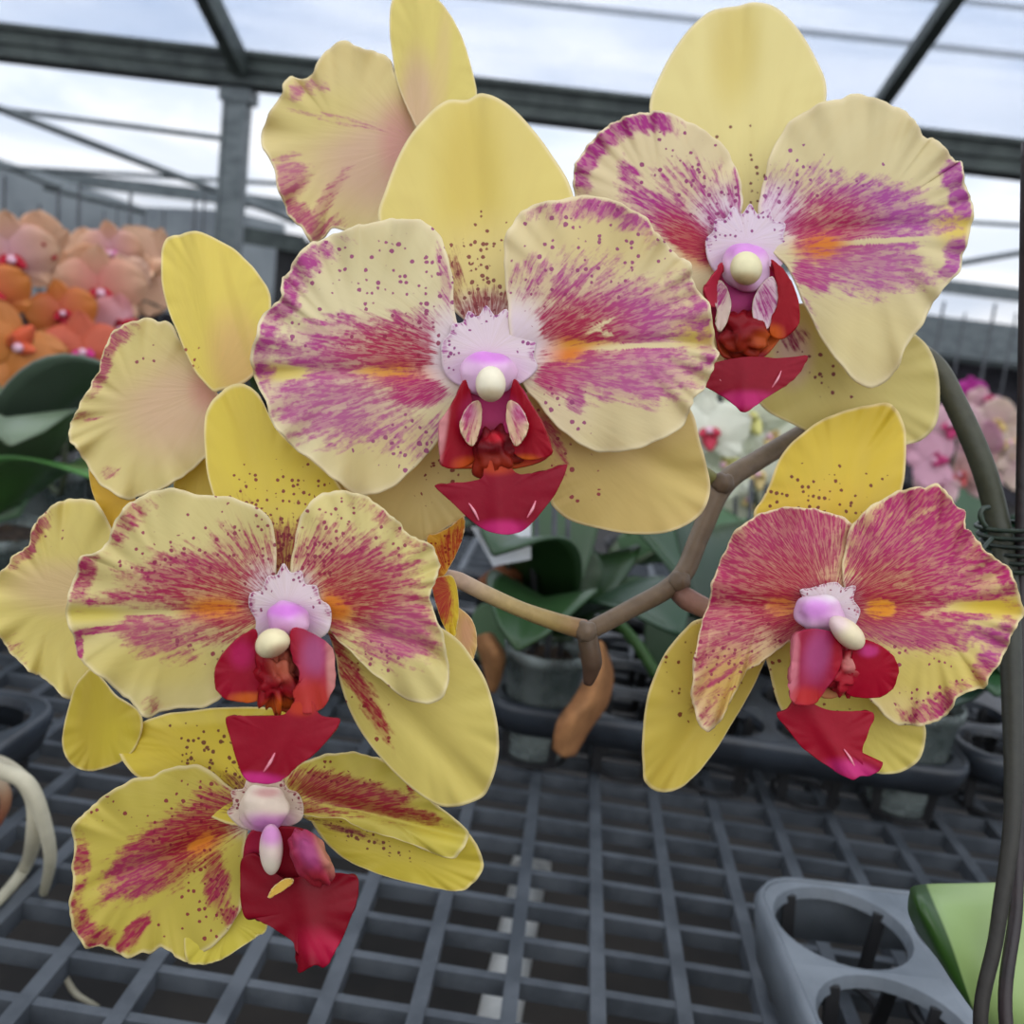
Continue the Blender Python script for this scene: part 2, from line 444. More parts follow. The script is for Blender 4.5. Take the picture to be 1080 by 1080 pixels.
# ---- front upper flower
f = flower((515, 395), .235, 'frontmost upper flower, cream with broad rose blotches')
C1 = (515, 385)
petal('dorsal_sepal', f, [(400,235),(407,200),(425,156),(447,126),(470,107),(492,106),(510,99),(536,111),(562,137),(584,167),(601,196),(606,228),(590,275),(560,320),(515,350),(470,320),(430,280)],
      C1, .2415, (222,202,116), tilt=(0, -.004), cup=.0022, ruf=.0004, crease=((515,350),(492,104),.0035,20), mid=(505,215),
      bl=[(495,190,34,90,0,(208,180,64),.5), (515,300,60,60,0,CREAM,.5),(515,345,50,30,0,(232,212,216),.9)], pig=(150,60,60),
      dot=[(515,262,40,34,0,.5),(520,300,45,40,0,.7)], den=[(480,300,9,40,-5,.5),(518,330,45,26,0,.62)], dots=6.5, res=(40,160))
petal('petal', f, [(480,330),(476,290),(470,262),(460,243),(445,234),(425,231),(410,231),(385,236),(372,240),(355,246),(340,252),(328,257),(313,270),(306,285),(299,291),(297,305),(296,316),(286,322),(275,337),(269,358),(264,380),(268,398),(279,420),(288,446),(299,462),(315,476),(335,490),(354,507),(372,521),(392,522),(415,512),(440,492),(462,465),(478,440),(492,412),(492,370)],
      C1, .2365, (228,214,168), tilt=(.002, 0), cup=.0006, ruf=.0016, nr=10, crease=((495,392),(268,392),.0015,9), mid=(385,380),
      bl=[(290,393,45,9,0,(224,200,90),.8), (428,392,40,15,0,ORG,.95),(405,391,34,6,0,(226,160,50),.8),(482,368,40,44,0,(232,214,218),1),(405,480,60,40,0,(226,206,140),.7),(400,270,60,30,0,(218,204,150),.5)],
      pig=(184,70,140), pb=[(420,380,70,45,0,(170,20,62),.95),(350,440,80,50,0,(196,112,150),.7),(440,412,30,16,0,(186,28,104),.9)],
      den=[(375,375,95,36,-8,.68),(352,348,60,16,-10,.55),(440,350,44,22,0,.62),(350,425,84,44,8,.62),(395,445,50,30,10,.5),(440,414,32,16,0,.95),(420,375,60,34,0,.78),(445,365,34,24,0,.72),(300,370,52,22,0,.4),(422,391,50,7,0,-.45),(290,393,36,8,0,-.95),(470,290,8,60,-3,.5),(448,462,34,26,0,.42),(470,392,22,9,0,-.6),(490,365,34,44,0,-.9)],
      dot=[(395,300,90,55,-20,.36),(450,300,50,60,0,.5),(440,470,50,26,0,.5),(330,270,30,20,0,.3)],
      edge=[(300,300,70,60,-45,.6),(278,372,30,42,0,.62),(272,414,14,9,0,.75)], dots=7)
petal('petal', f, [(535,330),(533,290),(532,262),(535,243),(545,229),(556,220),(575,213),(600,208),(625,207),(650,213),(670,222),(684,232),(690,245),(700,252),(712,268),(722,274),(730,282),(731,296),(739,310),(749,325),(753,345),(754,364),(757,374),(754,384),(750,396),(742,409),(733,419),(729,430),(722,446),(700,462),(670,474),(640,478),(612,468),(588,450),(568,428),(550,400),(540,365)],
      C1, .2365, (226,208,158), tilt=(-.002, 0), cup=.0006, ruf=.0014, nr=11, crease=((540,368),(754,360),.0015,9), mid=(640,345),
      bl=[(594,368,28,20,0,ORG,1),(612,362,40,5,-4,(226,160,50),.7),(545,358,36,44,0,(232,214,218),1),(738,350,26,14,0,(224,198,84),.8),(640,250,60,35,0,(216,192,110),.4),(590,430,30,30,0,(228,208,170),.6)],
      pig=(182,72,136), pb=[(602,360,62,48,0,(172,20,62),.95),(590,398,34,16,0,(190,26,100),.9),(665,400,70,32,0,(196,100,150),.75)],
      den=[(650,335,86,42,-3,.7),(655,340,62,38,0,.8),(720,343,30,9,0,.5),(655,388,82,36,3,.72),(590,345,44,24,0,.85),(592,398,34,17,8,.95),(565,365,16,16,0,.9),(600,300,70,36,0,.45),(610,364,90,4,0,-.5),(594,370,26,16,0,-.42),(632,344,17,3,-28,-.7),(640,352,12,2.5,20,-.6),(665,366,90,2.5,-2,-.8),(544,362,30,44,0,-.9),(608,420,10,16,0,.8)],
      dot=[(620,260,80,40,10,.4),(600,290,60,40,0,.4),(600,430,26,26,0,.55),(575,300,30,40,0,.3)],
      edge=[(640,212,95,40,10,.58),(735,330,40,50,60,.5),(750,372,18,14,0,.5)], dots=7)
petal('lateral_sepal', f, [(520,430),(528,480),(505,520),(489,546),(472,556),(454,568),(438,572),(400,566),(370,540),(355,500),(370,460),(410,430),(460,420)],
      C1, .2425, (230,208,140), tilt=(0, .003), cup=.001, ruf=.0004, pig=(170,50,60), mid=(440,500),
      dot=[(462,500,20,28,0,.4),(455,520,22,10,0,.45)], res=(34,120))
petal('lateral_sepal', f, [(530,430),(528,465),(536,495),(560,515),(578,524),(583,534),(600,548),(630,557),(665,563),(700,562),(725,553),(742,538),(749,515),(745,490),(738,465),(728,432),(700,410),(640,400),(590,400)],
      C1, .2420, (222,194,120), tilt=(0, .002), cup=.001, ruf=.0004, pig=(190,60,90), mid=(665,490),
      bl=[(640,450,70,30,0,(220,190,128),.6),(720,500,30,40,20,(226,204,120),.4)],
      den=[(582,460,9,40,-22,.5)], dot=[(605,500,26,30,0,.32),(632,522,16,12,0,.3),(590,450,20,30,0,.4)], crease=((590,440),(715,500),.0015,14), res=(34,140))
petal('column_wing', f, [(466,362),(474,352),(477,342),(488,340),(494,328),(504,334),(513,322),(522,333),(534,326),(541,338),(552,338),(556,350),(566,356),(563,374),(567,388),(556,400),(540,408),(515,412),(488,408),(472,398),(466,384)],
      (515,372), .2352, (232,214,218), rim_=False, speck=.55, cup=.0008, ruf=.0002, pig=(170,50,140), bl=[(515,395,40,22,0,(222,170,214),.7)], dot=[(515,330,50,12,0,.45),(470,375,10,30,0,.3)], dots=5.5, res=(20,70), label='white and pink middle of the flower')
petal('lip_throat', f, [(490,404),(478,424),(466,446),(464,470),(468,492),(500,494),(545,494),(580,480),(574,450),(560,426),(545,404),(518,400)],
      (522,455), .2312, (168,20,46), cup=-.006, ruf=.0002, mat=M_FLESH, bl=[(520,430,40,26,0,(190,60,120),.75),(522,472,24,20,0,(110,12,24),.9),(520,492,50,8,0,(200,84,26),.8)], thick=.0009, res=(18,60), label='crimson and magenta throat of the lip')
petal('lip_side_lobe', f, [(488,402),(480,420),(470,436),(463,448),(463,465),(464,482),(467,492),(484,494),(500,486),(512,470),(508,450),(498,425),(494,405)],
      C1, .2305, RED, tilt=(.010, 0), cup=0, ruf=.0002, bl=[(466,450,5,40,8,(222,150,150),.8),(495,490,16,8,0,(200,80,24),.9),(500,440,14,20,0,(190,60,110),.8)], thick=.0009, mat=M_FLESH, res=(24,70))
petal('lip_side_lobe', f, [(543,400),(552,414),(562,430),(572,447),(578,462),(582,478),(570,484),(552,484),(538,474),(530,462),(534,440),(538,420)],
      C1, .2305, RED, tilt=(-.010, 0), cup=0, ruf=.0002, bl=[(555,487,14,7,0,(206,96,24),.9),(536,440,12,18,0,(196,60,120),.8)], thick=.0009, mat=M_FLESH, res=(24,70))
for side in (-1, 1):
    cx = 521 + side*24
    petal('lip_flap', f, [(cx-side*8,423),(cx+side*2,427),(cx+side*10,440),(cx+side*12,452),(cx+side*5,466),(cx-side*2,470),(cx-side*8,456),(cx-side*11,438)],
          C1, .2265, (232,198,160), tilt=(-side*.008, 0), ruf=.0003, pig=(190,50,110), bl=[(cx+side*4,434,9,12,0,(212,110,170),.8)], den=[(cx+side*2,448,8,22,0,.5)], res=(18,60), label='cream and pink streaked flap')
blob('lip_callus', f, (522, 478), .2285, 22, 26, .004, 0, REDD, [(522,492,30,12,0,(150,44,18),.75),(522,462,9,5,0,(196,30,46),.9)], lump=.5, freq=.2)
petal('lip', f, [(459,512),(480,510),(500,507),(509,503),(511,494),(516,484),(530,484),(538,492),(545,499),(556,500),(575,496),(597,490),(594,503),(585,521),(571,540),(556,556),(541,563),(526,563),(507,556),(490,543),(473,526)],
      (523,480), .2265, (136,6,34), tilt=(0, -.003), cup=.004, ruf=.0002, thick=.0011, mat=M_FLESH, mid=(526,522), crease=((523,485),(528,563),-.0012,10),
      bl=[(530,558,26,9,0,(196,40,110),.9),(524,492,18,8,0,(196,70,20),.7)], res=(34,120))
blob('column', f, (515, 394), .2300, 30, 24, .0055, 0, (226,182,216), [(516,376,26,7,0,(206,116,204),.85),(516,420,14,16,0,(196,70,130),.7),(490,405,10,20,0,(226,186,210),.7),(542,405,10,20,0,(226,186,210),.7)], lump=.15)
blob('anther_cap', f, (517.5, 405), .2218, 16, 19, .0042, 0, (238,228,200), [(518,418,16,8,0,(190,160,110),.6)])

glint(f, (494,530), (505,549), .2258); glint(f, (565,528), (556,546), .2258)

# ---- upper right flower
f = flower((787, 285), .272, 'flower at the top of the spray with a pale yellow dorsal sepal and magenta margin streaks')
C2 = (786, 270)
petal('dorsal_sepal', f, [(685,116),(699,74),(722,37),(745,15),(762,9),(778,7),(796,3),(819,9),(842,32),(860,62),(871,90),(868,120),(850,165),(820,215),(786,245),(745,205),(705,160)],
      C2, .279, (228,212,142), tilt=(0,-.004), cup=.002, ruf=.0004, crease=((780,240),(778,8),.004,22), mid=(780,115),
      bl=[(775,50,24,60,5,(208,182,76),.45)], pig=(140,60,60), dot=[(775,130,36,16,0,.14),(790,190,34,26,0,.4)], dots=7, res=(40,160))
petal('petal', f, [(604,188),(609,170),(620,152),(632,141),(643,131),(656,125),(671,120),(686,118),(699,118),(720,125),(745,140),(768,160),(780,190),(782,220),(772,255),(755,290),(735,320),(700,330),(660,300),(625,250),(608,215)],
      C2, .2745, (228,210,166), tilt=(.002,0), cup=.0008, ruf=.0013, nr=9, mid=(700,220),
      bl=[(765,235,34,34,0,(234,216,226),.95),(735,262,24,16,40,(220,120,40),.7)], pig=(176,44,132), pb=[(725,255,40,24,40,(178,18,58),.95)],
      den=[(718,240,52,19,42,.95),(690,222,45,18,35,.62),(728,210,46,44,0,.42),(760,240,34,26,0,.5),(665,195,14,30,-20,.5),(775,205,10,30,0,.5)],
      dot=[(725,185,46,40,0,.5),(760,215,30,30,0,.6),(690,180,20,30,0,.5)], edge=[(645,150,70,52,-35,.72),(695,135,16,30,0,.7)], dots=6.5)
petal('petal', f, [(800,235),(803,205),(808,180),(815,155),(830,132),(847,120),(865,109),(884,104),(900,100),(915,102),(930,106),(944,112),(954,118),(963,126),(970,136),(977,146),(984,146),(994,154),(1003,163),(1008,170),(1014,171),(1016,185),(1020,197),(1023,208),(1026,219),(1025,236),(1022,252),(1015,270),(1012,284),(1002,298),(990,312),(980,327),(970,345),(955,368),(945,392),(926,407),(903,403),(884,382),(864,355),(848,318),(832,285),(812,262)],
      C2, .2735, (224,208,158), tilt=(-.003,0), cup=.0008, ruf=.0015, nr=11, crease=((815,245),(1025,235),.0014,9), mid=(910,240),
      bl=[(866,259,26,18,0,ORG,1),(815,225,30,30,0,(234,212,226),.9),(1010,238,24,18,0,(226,198,80),.85),(920,360,60,40,0,(224,206,140),.5)],
      pig=(178,76,152), pb=[(872,245,50,40,0,(182,22,72),.85),(852,290,30,20,0,(190,36,120),.9),(920,285,60,30,0,(196,104,156),.7)],
      den=[(910,228,78,40,0,.72),(985,232,36,14,0,.5),(850,238,26,15,10,.95),(915,280,66,32,5,.7),(872,262,36,22,0,.6),(848,287,13,14,0,.9),(863,296,14,14,0,.9),(850,200,50,32,0,.42),(868,260,18,12,0,-.4),(935,254,70,2.5,-3,-.8),(850,330,9,30,-15,.35)],
      dot=[(870,185,60,30,0,.24),(815,205,20,40,0,.5)], edge=[(1010,185,26,18,-30,.85),(1014,214,20,16,0,.9),(1012,262,26,12,0,.9),(1006,284,16,12,0,.8)], dots=7)
petal('lateral_sepal', f, [(815,330),(860,320),(940,340),(967,354),(982,372),(990,400),(989,440),(977,460),(957,469),(925,472),(895,466),(860,458),(835,447),(805,430),(790,400),(795,360)],
      C2, .2835, (222,206,128), tilt=(0,.002), cup=.001, ruf=.0005, pig=(150,40,80), mid=(890,400),
      bl=[(835,372,20,30,0,(222,180,190),.6)], den=[(835,355,16,14,0,.5)], dot=[(852,388,34,20,30,.42),(880,405,20,10,30,.4)], dots=6.5, res=(34,140))
petal('lateral_sepal', f, [(770,290),(744,300),(732,335),(734,372),(742,392),(760,400),(790,388),(806,350)], C2, .281, (226,206,150), ruf=.0003, pig=(178,44,120), dot=[(760,360,20,30,0,.5)], res=(20,60))
petal('column_wing', f, [(744,254),(752,244),(754,232),(766,230),(773,218),(782,226),(791,215),(799,226),(811,220),(816,233),(828,236),(826,252),(834,264),(824,280),(808,296),(787,302),(764,296),(748,278)],
      (787,255), .2723, (234,216,226), rim_=False, speck=.55, cup=.0008, ruf=.0002, pig=(168,40,140), bl=[(787,282,34,20,0,(222,172,214),.7)], dot=[(787,228,44,20,0,.55)], dots=5.5, res=(20,70), label='white and pink middle of the flower')
petal('lip_throat', f, [(760,288),(748,305),(750,330),(754,352),(762,376),(786,380),(806,376),(824,356),(834,340),(838,310),(826,290),(810,280),(787,276)],
      (787,330), .2690, (150,20,46), cup=-.006, ruf=.0002, mat=M_FLESH, bl=[(787,312,34,22,0,(186,60,130),.85),(786,345,22,18,0,(110,12,24),.9),(770,368,16,10,0,(190,80,26),.8),(812,362,16,10,0,(204,96,26),.8)], thick=.0009, res=(18,60), label='magenta and dark red throat of the lip')
petal('lip_side_lobe', f, [(761,277),(754,287),(745,299),(742,307),(750,324),(757,318),(756,300),(762,287)], C2, .2675, (176,36,60), tilt=(.01,0), ruf=.0002, thick=.0009, mat=M_FLESH, res=(16,50))
petal('lip_side_lobe', f, [(813,275),(823,281),(831,291),(836,300),(840,310),(843,324),(843,340),(834,352),(823,358),(812,352),(814,336),(820,320),(820,300)], C2, .2675, (152,8,26), tilt=(-.008,0), ruf=.0002, thick=.0009, mat=M_FLESH, bl=[(816,352,10,9,0,(204,90,24),.9)], res=(20,60))
petal('lip_flap', f, [(752,300),(760,296),(767,305),(771,320),(768,336),(760,350),(755,342),(756,326),(750,314)], C2, .2645, (234,210,196), ruf=.0003, pig=(184,50,130), den=[(760,310,9,14,0,.55)], res=(16,50), label='cream and pink streaked flap')
petal('lip_flap', f, [(815,292),(820,304),(821,322),(816,338),(806,349),(799,347),(794,334),(794,318),(800,304),(808,295)], C2, .2645, (236,208,216), ruf=.0003, pig=(176,40,130), den=[(808,318,11,24,0,.62)], res=(16,50), label='white and magenta streaked flap')
blob('lip_callus', f, (786, 352), .267, 26, 24, .004, 0, (130,16,26), [(786,368,36,12,0,(146,44,16),.7),(808,358,14,10,0,(190,86,26),.7)], lump=.5, freq=.2)
petal('lip', f, [(741,405),(746,394),(752,384),(765,380),(785,377),(805,377),(823,378),(850,376),(848,384),(841,396),(832,404),(822,411),(806,421),(796,428),(785,435),(775,428),(765,420),(753,413)],
      (786,360), .2645, (140,8,34), tilt=(0,-.003), cup=.004, ruf=.0002, thick=.0011, mat=M_FLESH, mid=(790,400), crease=((786,375),(786,434),-.001,9),
      bl=[(787,422,30,9,0,(196,40,110),.9)], res=(30,110))
blob('column', f, (787, 282), .2672, 27, 26, .0055, 0, (228,188,218), [(786,262,28,10,0,(208,126,206),.8),(784,318,14,20,0,(180,40,110),.8)], lump=.15)
blob('anther_cap', f, (787, 283), .260, 17, 18, .0045, 0, (230,220,176), [(786,296,16,8,0,(176,140,90),.7)])

glint(f, (753,391), (764,410), .2640); glint(f, (824,391), (814,409), .2640)

# ---- middle left flower
f = flower((290, 670), .225, 'lower left flower facing the lens, its crimson lip hanging over the flower below')
C3 = (298, 640)
petal('dorsal_sepal', f, [(216,470),(216,443),(222,426),(233,414),(243,407),(254,405),(265,409),(275,420),(288,445),(300,461),(318,477),(340,494),(358,512),(366,540),(350,580),(310,600),(285,605),(255,580),(232,540),(220,505)],
      C3, .2345, (216,192,70), tilt=(0,-.0062), cup=.0012, ruf=.0004, mid=(280,510), crease=((298,600),(250,405),.002,18),
      bl=[(300,575,40,40,0,(226,206,110),.5)], pig=(150,44,56), dot=[(290,530,58,34,0,.6),(300,570,50,36,0,.85)], den=[(300,580,38,30,0,.6),(262,540,6,24,-20,.4)], dots=5.6, res=(42,170))
petal('petal', f, [(128,540),(135,532),(145,525),(160,519),(180,515),(200,520),(225,522),(250,526),(277,540),(290,565),(292,600),(285,640),(272,668),(255,700),(240,722),(232,738),(214,745),(195,747),(172,750),(155,758),(146,748),(136,738),(125,730),(107,715),(92,702),(84,694),(79,678),(73,662),(70,642),(73,626),(79,606),(84,588),(95,585),(107,580),(114,568),(120,553)],
      C3, .2270, (216,200,134), tilt=(.001,.001), cup=.0008, ruf=.0013, nr=9, mid=(190,630), crease=((280,642),(70,650),.0015,8),
      bl=[(228,642,34,14,0,(224,130,32),.95),(282,620,24,28,0,(232,212,214),.95),(90,648,40,9,0,(214,196,76),.7),(160,700,70,24,0,(220,200,98),.5)],
      pig=(172,50,92), pb=[(240,640,70,40,0,(164,22,50),.9),(170,670,50,30,0,(190,100,120),.7),(80,660,30,30,0,(178,60,116),.8)],
      den=[(205,612,84,34,-5,.66),(235,640,56,30,0,.72),(150,628,50,12,0,.55),(165,668,38,26,5,.66),(250,590,50,36,0,.5),(215,665,50,16,8,.55),(228,640,30,12,0,-.55),(140,645,50,3,1,-.95),(190,690,20,14,0,.4),(108,634,44,4,0,.6),(110,664,40,3.5,-5,.98),(84,680,4,18,-5,.9)],
      dot=[(190,580,70,26,-10,.5),(210,680,50,18,8,.6),(260,570,40,40,0,.5)], edge=[(128,545,40,34,0,.5),(85,605,20,34,0,.6),(165,745,14,12,0,.4)], dots=6)
petal('petal', f, [(308,620),(308,585),(314,556),(324,534),(340,521),(354,517),(370,519),(385,524),(397,530),(408,540),(418,549),(427,559),(438,567),(450,572),(459,582),(464,594),(462,606),(456,618),(454,632),(459,648),(466,668),(471,690),(474,712),(469,732),(450,742),(425,735),(402,718),(380,697),(358,676),(338,655),(318,642)],
      C3, .2275, (220,204,134), tilt=(-.002,0), cup=.001, ruf=.0014, nr=9, mid=(392,625), crease=((320,640),(462,690),.0014,9),
      bl=[(352,640,24,18,20,(224,128,32),.95),(318,628,18,26,0,(232,212,214),.95),(430,600,30,20,40,(214,200,112),.4)],
      pig=(174,52,94), pb=[(362,632,50,40,0,(166,24,50),.9),(425,680,40,34,0,(192,92,130),.75)],
      den=[(385,612,60,44,20,.74),(415,655,52,44,25,.76),(345,590,40,40,0,.55),(352,642,22,12,30,-.5),(350,660,30,12,20,.6),(448,632,20,4,-20,.6)],
      dot=[(380,560,60,30,20,.42),(340,570,30,40,0,.62),(390,700,40,26,40,.4)], edge=[(415,552,50,24,30,.42)], dots=6)
petal('lateral_sepal', f, [(340,650),(348,672),(354,692),(358,717),(366,742),(377,765),(391,786),(406,804),(426,824),(449,842),(466,850),(483,850),(500,845),(512,837),(520,820),(525,799),(526,780),(524,760),(519,738),(512,717),(500,697),(480,672),(440,650),(390,640)],
      C3, .2320, (222,204,112), tilt=(0,.001), cup=.0012, ruf=.0004, mid=(440,750), crease=((350,670),(505,835),.002,14),
      bl=[(450,700,40,40,0,(226,206,110),.5)], pig=(170,36,54), den=[(372,712,10,56,-34,.66),(394,752,9,40,-30,.62),(352,680,12,14,0,.9)], dot=[(380,735,34,50,-30,.3)], dots=6.5, res=(36,150))
petal('column_wing', f, [(263,640),(264,626),(276,622),(282,608),(292,606),(299,594),(307,604),(318,602),(322,616),(334,618),(338,632),(348,640),(349,658),(340,672),(312,680),(284,682),(270,670),(270,654)],
      (302,640), .2256, (230,214,214), rim_=False, speck=.55, cup=.0008, ruf=.0002, pig=(166,44,110), bl=[(305,655,30,18,0,(214,150,206),.75)], dot=[(302,602,30,12,0,.5)], dots=5.5, res=(20,70), label='white and pink middle of the flower')
petal('lip_throat', f, [(272,672),(262,700),(262,730),(280,742),(305,752),(330,750),(345,730),(345,700),(336,680),(305,670)],
      (300,710), .2222, (140,18,34), cup=-.004, ruf=.0002, mat=M_FLESH, bl=[(296,742,34,8,0,(204,96,26),.9),(296,700,20,20,0,(200,110,90),.5)], thick=.0009, res=(18,60), label='dark red and orange throat of the lip')
petal('lip_side_lobe', f, [(270,664),(260,667),(251,673),(242,681),(234,691),(228,701),(226,713),(228,726),(234,734),(242,738),(255,740),(267,740),(279,734),(280,715),(275,695),(272,678)],
      C3, .2215, (148,6,36), tilt=(.008,0), ruf=.0002, thick=.0012, mat=M_FLESH, cup=.002, bl=[(228,700,5,40,0,(140,10,30),.8),(262,736,18,6,0,(206,100,30),.8),(255,690,12,14,0,(184,24,90),.7)], res=(24,70))
blob('lip_callus', f, (290, 716), .2205, 22, 30, .004, 0, (140,16,28), [(300,745,20,8,0,(206,96,24),.8),(300,700,14,16,0,(214,120,90),.7)], lump=.7, freq=.25)
petal('lip_side_lobe', f, [(306,668),(309,662),(316,662),(328,668),(342,676),(349,683),(352,696),(353,712),(350,728),(342,742),(332,750),(322,752),(311,744),(313,728),(316,711),(311,696),(306,682)],
      C3, .2150, (160,44,70), tilt=(.012,0), ruf=.0003, thick=.0018, mat=M_FLESH, crease=((314,665),(325,750),-.003,12), bl=[(308,690,7,44,-5,(160,20,44),.95),(328,736,26,20,0,(180,50,30),.8),(330,690,12,20,0,(170,86,130),.7),(349,700,6,34,0,(206,140,130),.8)], res=(26,80))
petal('lip', f, [(239,758),(246,755),(258,755),(280,755),(298,754),(306,748),(312,740),(330,740),(334,750),(342,756),(358,758),(356,767),(347,779),(337,790),(326,800),(314,808),(305,817),(296,823),(286,826),(275,826),(263,824),(255,814),(249,798),(244,780)],
      (305,745), .2155, (140,8,32), tilt=(0,-.003), cup=.002, ruf=.0002, thick=.0011, mat=M_FLESH, mid=(298,780), crease=((312,750),(282,825),-.001,9),
      bl=[(275,822,26,7,5,(190,40,116),.9),(318,746,14,8,0,(190,60,24),.7)], res=(30,110))
blob('column', f, (304, 654), .2205, 24, 20, .0055, 15, (216,160,208), [(302,644,22,7,0,(204,112,202),.85),(320,662,12,14,0,(224,180,200),.7)], lump=.15)
blob('anther_cap', f, (287, 678), .2135, 19, 15, .005, -25, (234,220,176), [(300,690,14,10,0,(196,140,110),.7)], taper=.1)

glint(f, (290,794), (278,814), .2128)

# ---- lowest flower
f = flower((285, 870), .25, 'lowest flower, lemon yellow with a folded dorsal sepal and dark crimson lip')
C4 = (282, 860)
petal('dorsal_sepal', f, [(306,749),(290,747),(270,746),(250,746),(225,747),(202,750),(180,752),(160,758),(145,764),(133,772),(125,781),(124,790),(130,803),(142,817),(165,830),(200,850),(245,870),(280,865),(310,830),(318,790)],
      C4, .2520, (212,188,58), tilt=(0,-.0080), cup=.002, ruf=.0004, mid=(225,795), crease=((282,850),(130,780),.001,18),
      bl=[(200,758,90,7,-3,(226,206,90),.8)], pig=(120,34,36), dot=[(228,800,46,30,30,.85),(262,815,34,30,0,.95)], den=[(255,838,30,22,30,.6)], dots=5.6, res=(34,140))
petal('lateral_sepal', f, [(262,880),(281,930),(282,977),(272,987),(262,994),(239,1009),(225,1015),(211,1017),(197,1013),(195,980),(205,930),(230,890)], C4, .2575, (216,200,78), ruf=.0005, pig=(160,30,60),
      den=[(240,945,14,36,10,.5)], dot=[(225,960,26,30,0,.4)], dots=6, res=(28,100))
petal('petal', f, [(193,808),(175,812),(158,818),(142,821),(125,830),(109,841),(98,848),(91,856),(82,864),(77,874),(78,894),(76,914),(77,932),(74,951),(74,966),(77,980),(84,991),(92,999),(103,998),(114,1001),(126,1007),(137,1009),(149,1005),(160,1005),(170,1000),(180,1003),(188,1011),(200,1014),(215,1006),(232,990),(248,970),(258,945),(262,920),(258,895),(262,870),(258,845),(235,822),(212,808)],
      C4, .2530, (206,188,84), tilt=(.001,.002), cup=.0006, ruf=.0014, nr=9, mid=(165,900), crease=((262,870),(78,940),.0018,9),
      bl=[(212,888,22,14,-30,(222,120,24),.9),(256,862,16,18,0,(226,206,190),.8)], pig=(168,44,76), pb=[(215,885,50,30,-35,(156,22,42),.9),(130,930,40,30,-20,(176,60,100),.7)],
      den=[(172,895,76,26,-36,.86),(165,925,50,18,-20,.66),(225,860,36,30,-40,.7),(212,888,16,6,-30,-.6),(150,925,40,10,-30,.6),(140,985,9,26,38,.9),(228,930,14,34,-5,.72),(245,965,10,10,0,.8)],
      dot=[(205,850,50,24,-30,.6),(130,860,50,12,10,.35),(210,970,40,26,0,.4),(220,930,30,34,0,.4)], edge=[(84,930,26,60,0,.4),(95,985,24,26,0,.75),(85,905,14,14,0,.7)], dots=6)
petal('petal', f, [(300,828),(304,816),(313,808),(326,801),(341,796),(357,794),(373,794),(388,796),(401,800),(418,806),(434,817),(447,830),(457,845),(470,856),(484,868),(494,878),(490,895),(478,905),(462,901),(448,896),(434,891),(413,883),(392,877),(372,869),(355,863),(335,862),(318,858),(306,846)],
      C4, .2505, (204,188,84), tilt=(.001,.001), cup=.0006, ruf=.0011, nr=7, mid=(390,845), crease=((310,835),(478,880),.003,8),
      bl=[(460,880,30,14,30,(226,208,80),.6)], pig=(152,36,50), den=[(370,838,66,19,14,.96),(420,856,50,9,12,.66),(434,828,5,9,0,.9),(330,852,34,8,8,.6),(400,862,60,3,12,-.5)], dot=[(350,815,34,12,10,.4)], dots=6, res=(38,150))
petal('lateral_sepal', f, [(322,860),(328,866),(337,880),(348,893),(360,903),(373,911),(392,919),(410,925),(434,931),(457,936),(474,939),(489,939),(498,932),(505,925),(510,914),(508,903),(503,891),(494,878),(484,868),(460,858),(420,850),(370,848)],
      C4, .2560, (212,192,70), tilt=(.001,0), cup=.001, ruf=.0004, mid=(425,900), pig=(130,30,40), crease=((330,862),(505,915),.0012,12),
      den=[(365,875,40,6,20,.5)], dot=[(380,882,46,9,22,.7),(420,902,30,5,20,.35)], dots=5.6, res=(34,130))
petal('column_wing', f, [(240,858),(246,848),(244,834),(256,832),(262,820),(276,822),(286,812),(298,820),(304,832),(314,836),(320,850),(318,864),(304,872),(285,876),(258,874)],
      (281,848), .2498, (226,206,186), rim_=False, speck=.55, cup=.0008, ruf=.0002, pig=(160,40,70), bl=[(284,866,24,14,0,(206,136,190),.8)], dots=5, res=(20,70), label='white and pink middle of the flower')
petal('lip_throat', f, [(262,880),(285,872),(318,874),(340,890),(345,925),(320,940),(285,935),(258,920)],
      (300,900), .2470, (140,16,34), ruf=.0002, mat=M_FLESH, bl=[(270,895,12,20,0,(150,30,60),.7)], thick=.0009, res=(16,50), label='dark red throat of the lip')
blob('column', f, (278, 852), .2470, 27, 24, .005, 10, (226,206,186), [(284,872,26,12,10,(206,130,192),.95),(302,870,16,10,0,(214,140,196),.8),(282,836,14,5,0,(184,100,110),.6)], lump=.25)
blob('anther_cap', f, (286, 896), .2405, 12.5, 27, .0042, 0, (228,206,192), [(286,880,14,12,0,(208,130,192),.9),(286,915,12,8,0,(226,214,190),.8)], taper=-.05)
blob('lip_side_lobe', f, (328, 905), .2390, 19, 32, .005, -28, (156,44,70), [(325,898,10,20,-28,(160,70,120),.8),(345,900,8,26,-20,(200,140,110),.7),(332,930,18,12,0,(140,30,34),.8)], lump=.25, freq=.2)
petal('lip', f, [(256,905),(268,900),(280,908),(296,924),(310,926),(330,918),(350,920),(365,922),(377,925),(378,940),(375,955),(369,970),(363,985),(355,1000),(349,1012),(342,1019),(332,1018),(324,1022),(317,1025),(314,1012),(311,996),(303,987),(290,979),(278,973),(268,969),(258,965),(254,946),(254,925)],
      (300,920), .2440, (120,4,24), tilt=(0,-.004), cup=.001, ruf=.0006, thick=.0012, mat=M_FLESH, mid=(315,960), crease=((320,925),(332,1018),-.002,12),
      bl=[(345,1000,26,16,30,(176,20,60),.8),(335,935,20,10,0,(120,10,26),.7)], res=(34,120))
